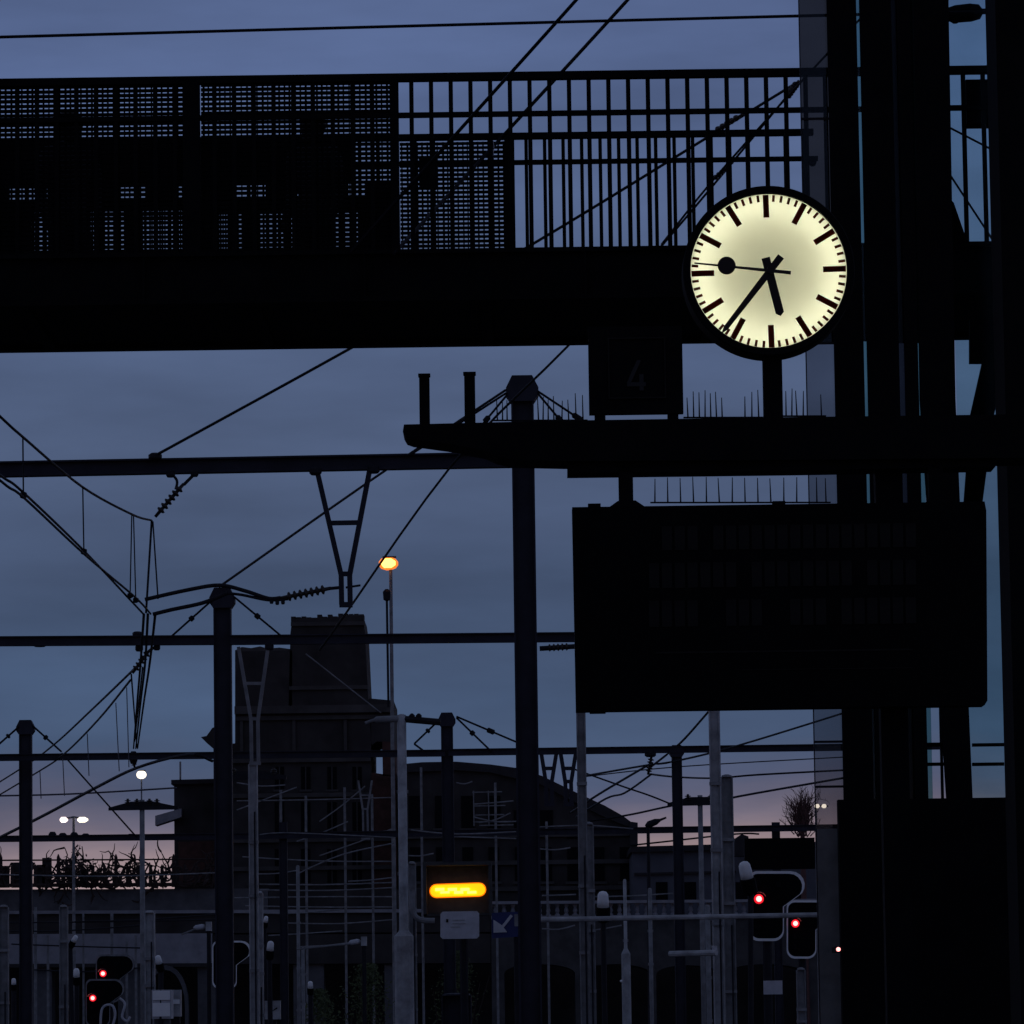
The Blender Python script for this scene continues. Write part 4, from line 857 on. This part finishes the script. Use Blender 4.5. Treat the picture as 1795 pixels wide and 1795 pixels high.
def fixture(px, py, d, label, ax):
    q = P(px, py, d); th = thing('camera_fixture', label, 'camera', (q.x, d, 0)); u_ = M(d)
    MB().lathe(q, (-1,-.5,-.15), [(0,4*u_),(4*u_,5*u_),(16*u_,4.5*u_),(20*u_,2*u_)], 10).build('camera_body', 'white_dull', th, True)
    MB().box((q.x+3*u_, d-.1, q.z-8*u_), (q.x+13*u_, d+.1, q.z+8*u_)).build('mount_box', 'galvanised', th)
    MB().tube([(q.x+8*u_, d, 0), (q.x+8*u_, d, q.z)], .05, 6).build('post', 'dark_steel', th)
    MB().tube([P(px-14,py+4,d), P(px+ax,py+14,d)], .02, 5).build('cable', 'galvanised_dull', th)
fixture(630, 1650, 99, 'pale small camera on a thin post left of the tall pale post', -110)
fixture(358, 1624, 99, 'pale small camera just left of the second mast under the road bridge', -40)

# ================================================================== background: stone building, hall, road bridge
def to_ground(pts, d):                 # close an outline of picture points (left to right) down to the ground
    p = [P(x, y, d) for x, y in pts]
    return p + [Vector((p[-1].x, d, 0)), Vector((p[0].x, d, 0))]
DB = 330.0
sb = thing('stone_building', 'dark old stone building with a broad square tower behind the tracks', 'building', (P(550,1400,DB).x, DB, 0))
MB().prism(to_ground([(412,1142),(512,1140),(516,1205),(690,1226),(690,1260),(414,1260)][:2] + [(512,1238),(412,1240)], DB)[:2] + [P(512,1250,DB), P(412,1252,DB)], 8).build('side_turret', 'stone_dark', sb)
twr = MB().prism([P(509,1110,DB), P(512,1086,DB), P(545,1083,DB), P(600,1081,DB), P(636,1080,DB), P(640,1110,DB), P(646,1236,DB), P(506,1238,DB)], 9).build('tower', 'stone_dark', sb)
for y, a_, b_ in ((1092, 510, 640), (1204, 507, 645)):
    q0, q1 = P(a_, y+3, DB), P(b_, y, DB); MB().box((q0.x, DB-.25, q0.z-.12), (q1.x, DB-.01, q0.z+.16)).build('string_course', 'stone', twr)
rg = MB()
for k in range(14):
    x = 514 + k*9.2; q = P(x, 1085-k*.3, DB); h = random.uniform(.05, .3); rg.box((q.x-.17, DB+.1, q.z-.2), (q.x+.17, DB+2, q.z+h))
rg.build('worn_parapet', 'stone_dark', twr)
# main block under the cornice
mbk = MB().prism([P(412,1246,DB), P(650,1240,DB), Vector((P(650,1300,DB).x, DB, 0)), Vector((P(374,1300,DB).x, DB, 0)), P(374,1306,DB), P(412,1303,DB)], 12).build('main_block', 'stone_dark', sb)
MB().prism([P(646.5,1224,DB), P(690,1228,DB), P(692,1300,DB), P(660,1300,DB), P(652,1306,DB), P(650.5,1300,DB)], 10).build('pier_head', 'stone_dark', sb)
MB().prism([P(670,1300,DB), P(692,1300,DB), P(694,1360,DB), P(671,1360,DB)], 10).build('pier', 'brick', sb)
MB().prism([P(650.5,1354,DB), P(694,1360.2,DB), Vector((P(696,1400,DB).x, DB, 0)), Vector((P(650.8,1400,DB).x, DB, 0))], 10).build('pier_base', 'brick', sb)
for y, a_, b_, h in ((1242, 412, 692, .28), (1256, 413, 690, .15), (1330, 378, 650, .18), (1392, 378, 650, .15), (1470, 378, 690, .18), (1520, 378, 690, .15)):
    q0, q1 = P(a_, y+4, DB), P(b_, y, DB); MB().box((q0.x, DB-.7 if h > .2 else DB-.3, q0.z-h), (q1.x, DB-.01, q0.z+h)).build('cornice', 'stone', mbk)
for x in (430, 522, 612):
    q0, q1 = P(x-9, 1325, DB), P(x-4, 1262, DB); MB().box((q0.x, DB-.22, q0.z), (q1.x, DB-.012, q1.z)).build('pilaster', 'stone', mbk)
for r_, (ya, yb_) in enumerate(((1384,1344), (1460,1406), (1548,1488))):
    for x in (444, 490, 536, 582, 626):
        q0, q1 = P(x-8, ya, DB), P(x+8, yb_, DB)
        wn = MB().box((q0.x, DB-.05, q0.z), (q1.x, DB-.012, q1.z)).build('window', 'dark_opening', mbk)
        MB().box((q0.x-.12, DB-.22, q0.z-.16), (q1.x+.12, DB-.06, q0.z-.012)).build('sill', 'stone', wn)
        MB().box(((q0.x+q1.x)/2-.04, DB-.09, q0.z), ((q0.x+q1.x)/2+.04, DB-.052, q1.z)).build('mullion', 'stone', wn)
# carved bracket on the left edge
MB().prism(outline([(352,1292),(362,1290),(372,1276),(382,1272),(382,1318),(371,1310),(362,1302)], DB-.8), .7).build('carved_bracket', 'stone_dark', sb)
MB().prism(outline([(412,1140),(424,1134),(440,1136),(456,1133),(470,1137),(490,1135),(511,1138),(511,1142),(412,1144)], DB+.2), 3).build('turret_coping', 'stone', sb)

# low dark flat roofed block left of it, brick base
lb = thing('flat_roof_block', 'dark flat roofed block between the left crossarm pole and the second mast', 'building', (P(345,1470,334).x, 334, 0))
MB().prism(to_ground([(305,1372),(378,1370)], 334), 10).build('wall', 'stone_dark', lb)
MB().prism(outline([(300,1367),(380,1365),(380,1373),(300,1375)], 333.5), 11).build('roof_edge', 'slate', lb)
MB().prism(outline([(312,1476),(378,1474),(378,1552),(314,1555)], 333.8), .15).build('brick_face', 'brick', lb)
MB().prism(outline([(272,1430),(318,1417),(318,1432),(272,1447)], 333), 2).build('sloped_parapet', 'concrete', lb)
a = P(316,1340,335); MB().tube([(a.x,335,P(316,1372,335).z-.1),(a.x,335,P(316,1335,335).z)], .08, 6).build('vent_pipe', 'galvanised', lb)

# long hall with an arched roof
hl = thing('arched_hall', 'long dark hall with a low arched roof behind the yellow light', 'building', (P(900,1480,322).x, 322, 0))
arc_ = [(698,1340),(740,1336),(800,1335),(860,1340),(905,1346),(950,1360),(1010,1389),(1060,1412),(1092,1430),(1108,1442)]
MB().prism([P(x, y, 322) for x, y in arc_] + [P(1108,1452,322), P(1050,1428,322), P(950,1376,322), P(860,1354,322), P(800,1350,322), P(698,1354,322)], 20).build('roof_edge', 'slate', hl)
MB().prism(to_ground([(698,1354.5),(800,1350.5),(860,1354.5),(950,1376.5),(1050,1428.5),(1108,1452.5)], 322.4), 19).build('gable_wall', 'stone_dark', hl)
MB().prism(outline([(1104,1440),(1118,1442),(1118,1482),(1104,1482)], 321.5), 3).build('end_chimney', 'slate', hl)
for y in (1462, 1510, 1556):
    q0, q1 = P(700, y+5, 322.4), P(1106, y, 322.4); MB().box((q0.x, 322.1, q0.z-.15), (q1.x, 322.39, q0.z+.15)).build('ledge', 'stone', hl)
for x in range(728, 1100, 46):
    ytop = 1395 if x < 900 else (1420 if x < 980 else 1470)
    if x < 1010:
        q0, q1 = P(x-11, 1452, 322.4), P(x+11, ytop, 322.4); wn = MB().box((q0.x,322.3,q0.z),(q1.x,322.388,q1.z)).build('window', 'dark_opening', hl); MB().box((q0.x-.15,322.12,q0.z-.2),(q1.x+.15,322.29,q0.z-.012)).build('sill', 'stone', wn)
    q0, q1 = P(x-9, 1545, 322.4), P(x+9, 1485, 322.4); wn = MB().box((q0.x,322.3,q0.z),(q1.x,322.388,q1.z)).build('window', 'dark_opening', hl); MB().box((q0.x-.15,322.12,q0.z-.2),(q1.x+.15,322.29,q0.z-.012)).build('sill', 'stone', wn)
# scaffold-like steps of pale rails on the hall front
for y, xa, xb in ((1388,828,880),(1412,830,886),(1428,832,884),(1440,830,896),(1446,840,900)): MB().tube([P(xa,y+1,321.6), P(xb,y,321.6)], .05, 5).build('roof_rail', 'galvanised_dull', hl)
for x in (830, 856): MB().tube([P(x,1386,321.5), P(x+1,1448,321.5)], .05, 5).build('roof_rail_post', 'galvanised_dull', hl)

# flat building on the right
fr_ = thing('flat_building', 'plain grey flat roofed building under the pink sky right of the hall', 'building', (P(1210,1540,312).x, 312, 0))
MB().prism(to_ground([(1109,1492),(1560,1480)], 312), 12).build('wall', 'render_grey', fr_)
MB().prism(outline([(1105,1484),(1565,1472),(1565,1482),(1105,1494)], 311.5), 13).build('roof_edge', 'slate', fr_)
MB().prism(outline([(1112,1530),(1290,1526),(1290,1530),(1112,1534)], 311.7), .25).build('ledge', 'slate', fr_)
for x in (1160, 1210, 1300, 1350, 1400):
    q0, q1 = P(x-10,1580,312), P(x+10,1546,312); MB().box((q0.x,311.92,q0.z),(q1.x,311.988,q1.z)).build('window', 'dark_opening', fr_)
MB().prism(outline([(1288,1470),(1300,1462),(1312,1466),(1314,1500),(1288,1500)], 308), 2).build('roof_vent', 'slate', fr_)

# road bridge across the tracks
DR = 300.0
rb = thing('road_bridge', 'grey road bridge with plate girders and a balustrade crossing the tracks', 'bridge', (P(600,1650,DR).x, DR, 0))
def bandp(y0_, y1_, xa, xb, m, name, dd=0., th=6., sl=-.004):
    return MB().prism([P(xa, y0_, DR+dd), P(xb, y0_+(xb-xa)*sl, DR+dd), P(xb, y1_+(xb-xa)*sl, DR+dd), P(xa, y1_, DR+dd)], th).build(name, m, rb)
bandp(1560, 1597, -200, 470, 'concrete_dark', 'parapet'); bandp(1597.3, 1603, -200, 860, 'concrete', 'ledge', -.25); bandp(1603.3, 1638, -200, 860, 'stone_dark', 'deck_edge', .1)
for xa, xb in ((-200,-10),(-8,108),(110,252),(254,372)): bandp(1638.3 - (xa+200)*.004, 1690, xa, xb, 'concrete', 'girder', -.05, 5)
bandp(1690.5, 1697, -200, 372, 'stone_dark', 'girder_flange', -.2, 5)
bandp(1560, 1597, 471, 860, 'stone_dark', 'parapet', .02); bandp(1638.3, 1690, 373, 860, 'stone_dark', 'girder', .02, 5)
# masonry arches on the right
def archwall(xa, xb, ytop, arches, d, m, name):
    pts = [P(xa, ytop, d), P(xb, ytop-(xb-xa)*.008, d), Vector((P(xb,1700,d).x, d, 0))]
    for ax0, ax1, ya in reversed(arches):
        c = (ax0+ax1)/2; r_ = (ax1-ax0)/2; pts.append(Vector((P(ax1,1700,d).x, d, 0)))
        for k in range(11): w = math.pi*k/10; pts.append(P(c + r_*math.cos(w), ya + 16 - 16*math.sin(w), d))
        pts.append(Vector((P(ax0,1700,d).x, d, 0)))
    pts.append(Vector((P(xa,1700,d).x, d, 0))); return MB().prism(pts, 5).build(name, m, rb)
archwall(861, 1500, 1612, [(884,1008,1690),(1016,1140,1690),(1150,1262,1692),(1272,1412,1690)], DR, 'arch_stone', 'arch_wall')
bandp(1580, 1585, 861, 1500, 'concrete', 'coping', -.3, 1.5, -.008); bandp(1606, 1611.5, 861, 1500, 'concrete', 'ledge', -.3, 1.5, -.008)
b0 = None
for k in range(40):
    x = 868 + k*15.6; y1_, y0_ = 1606 - (x-861)*.008, 1585 - (x-861)*.008; q = P(x, y1_, DR)
    if b0 is None:
        h = P(x, y0_, DR).z - q.z; b0 = MB().lathe((q.x, DR+.3, q.z), (0,0,1), [(0,.17),(h*.12,.17),(h*.2,.09),(h*.4,.16),(h*.7,.09),(h*.86,.15),(h,.15)], 8).build('baluster', 'concrete', rb)
    else: copy(b0, (q.x, DR+.3, q.z), rb)
for x in (-60, 62, 232, 372, 540, 700):
    q = P(x, 1690, DR); MB().box((q.x-1.0, DR+.6, 0), (q.x+1.0, DR+3, q.z)).build('pier', 'concrete_dark', rb)
# tunnel mouth ring at lower left
rg = MB(); c0 = P(290,1770,DR); pts = []
ri = [P(290+34*math.cos(math.pi*k/12), 1762-62*math.sin(math.pi*k/12), DR-2) for k in range(13)]; ro = [P(290+40*math.cos(math.pi*k/12), 1762-70*math.sin(math.pi*k/12), DR-2) for k in range(13)]
rg.prism([Vector((ro[0].x,DR-2,0))] + ro + [Vector((ro[-1].x,DR-2,0)), Vector((ri[-1].x,DR-2,0))] + ri[::-1] + [Vector((ri[0].x,DR-2,0))], .8); rg.build('arch_ring', 'concrete_dark', rb)
MB().box((P(-300,1700,DR+9).x, DR+9, 0), (P(1600,1700,DR+9).x, DR+9.5, 6.6)).build('sky_block_wall', 'stone_dark', rb)  # added dark wall, shuts off the bright sky behind the openings
# railing with a scrambling creeper on the left part of the bridge
rw = thing('iron_railing', 'old iron railing overgrown by a bare creeper on the left of the road bridge', 'railing', P(180,1556,DR-.5))
bandr = [MB().tube([P(-150,y+1,DR-.5), P(376,y-2,DR-.5)], r_, 6).build('rail', 'twig', rw) for y, r_ in ((1552,.14),(1508,.06),(1534,.06))]
rb0 = None
for k in range(26):
    x = -140 + k*20.2; h = (58 if k % 5 == 2 else 40); q = P(x, 1555, DR-.5); zz = P(x, 1555-h, DR-.5).z - q.z
    o = MB().tube([q, q+Vector((0,0,zz*.9)), q+Vector((0,0,zz))], [.15,.12,.03], 6).build('upright', 'twig', rw)
for x, h in ((82,52),(72,40),(8,38),(28,44)): q = P(x,1556,DR-.4); MB().box((q.x-.3,DR-.4,q.z),(q.x+.3,DR-.1,q.z+h*M(DR))).build('stone_post', 'stone_dark', rw)
for k in range(27):
    x = -142 + k*20.2 + 10; yc = random.choice((1536, 1526, 1518)); rr_ = random.uniform(6, 9)
    ring_ = [P(x + rr_*math.cos(2*math.pi*i/14), yc + rr_*math.sin(2*math.pi*i/14), DR-.5) for i in range(15)]
    MB().tube(ring_, .07, 5).build('scroll_ring', 'twig', rw)
    if k % 2: MB().tube([P(x-9, 1550, DR-.5), P(x+11, 1512, DR-.5)], .06, 5).build('brace', 'twig', rw)
cp = MB()
def twig(mb, p, dirv, L, r, n, lvl, curl=.5, sp=.9, up=.1):
    pts = [p]; rs = [r]; d_ = dirv.normalized()
    for k in range(n):
        d_ = (d_ + Vector((random.gauss(0,curl), random.gauss(0,curl*.4), random.gauss(0,curl)))).normalized(); p = p + d_*(L/n); pts.append(p); rs.append(r*(1-.75*(k+1)/n))
        if lvl > 0 and random.random() < .65: twig(mb, p, d_ + Vector((random.gauss(0,sp),random.gauss(0,.3),random.gauss(up,sp*.9))), L*.5, r*.6, n, lvl-1, curl, sp, up)
    mb.tube(pts, rs, 4)
for k in range(46):
    x = random.choice([random.uniform(100,300), random.uniform(-40,372), random.uniform(110,160)]); twig(cp, P(x, 1555, DR-.6), Vector((random.gauss(0,.8),0,1)), random.uniform(1.5,3.0), .11, 6, 1, .5)
o = cp.build('creeper', 'twig', rw); o['kind'] = 'stuff'
lv = MB()
for k in range(420):
    x = random.gauss(140, 16) if k % 2 else random.uniform(100, 372); y = 1550 - abs(random.gauss(0, 26)) if k % 2 else 1553 - abs(random.gauss(0, 15))
    p = P(x, y, DR-.6+random.uniform(-.4,.3)); u = Vector((random.gauss(0,1),random.gauss(0,1),random.gauss(0,1))).normalized(); v = u.orthogonal().normalized(); s_ = random.uniform(.06,.16); lv.add([p-u*s_, p+v*s_*.6, p+u*s_, p-v*s_*.6], [(0,1,2,3)])
o = lv.build('leaves', 'twig', rw); o['kind'] = 'stuff'

# bare tree at the right, shrubs under the sign
def bare_tree(px, ytop, ybase, d, label, spread):
    b = P(px, ybase, d); H = P(px, ytop, d).z - b.z; th = thing('bare_tree', label, 'tree', (b.x, d, 0))
    MB().tube([(b.x,d,0),(b.x,d,b.z+H*.3)], [.3,.14], 8).build('trunk', 'twig_red', th)
    m = MB()
    for k in range(110): twig(m, Vector((b.x+random.gauss(0,.25), d+random.gauss(0,.3), b.z + H*random.uniform(0,.55))), Vector((random.gauss(0,spread),random.gauss(0,spread),1)), H*random.uniform(.3,.6), .04, 5, 2, .12, .45, .25)
    o = m.build('crown', 'twig_red', th); o['kind'] = 'stuff'
bare_tree(1407, 1398, 1468, 300, 'reddish bare tree behind the signals against the pink sky', .34)
def shrub(px, ytop, wpx, d, label):
    q = P(px, ytop, d); th = thing('shrub', label, 'shrub', (q.x, d, 0), 'dark shrubs by the tracks'); st_ = MB(); lf = MB(); w = wpx*M(d)/2; H = q.z
    for k in range(9): st_.tube([(q.x+random.gauss(0,w*.3),d+random.gauss(0,.3),0),(q.x+random.gauss(0,w*.6),d+random.gauss(0,.4),H*random.uniform(.6,.95))], [.03,.01], 5)
    st_.build('stems', 'twig', th)
    for k in range(2600):
        z = H*(1-random.random()**1.6); s0 = math.sqrt(max(.05,1-(z/H)**3)); p = Vector((q.x+random.gauss(0,.45)*w*s0, d+random.gauss(0,.5), z)); u = Vector((random.gauss(0,1),random.gauss(0,1),random.gauss(0,1))).normalized(); v = u.orthogonal().normalized(); s_ = random.uniform(.03,.08); lf.add([p-u*s_, p+v*s_*.5, p+u*s_, p-v*s_*.5], [(0,1,2,3)])
    lf.build('foliage', 'leaf', th)['kind'] = 'stuff'
shrub(645, 1690, 120, 150, 'olive dark shrub left of the tall pale post')
shrub(800, 1668, 90, 155, 'olive dark shrub growing behind the white sign')
shrub(560, 1735, 80, 140, 'low olive shrub behind the thin lone post')
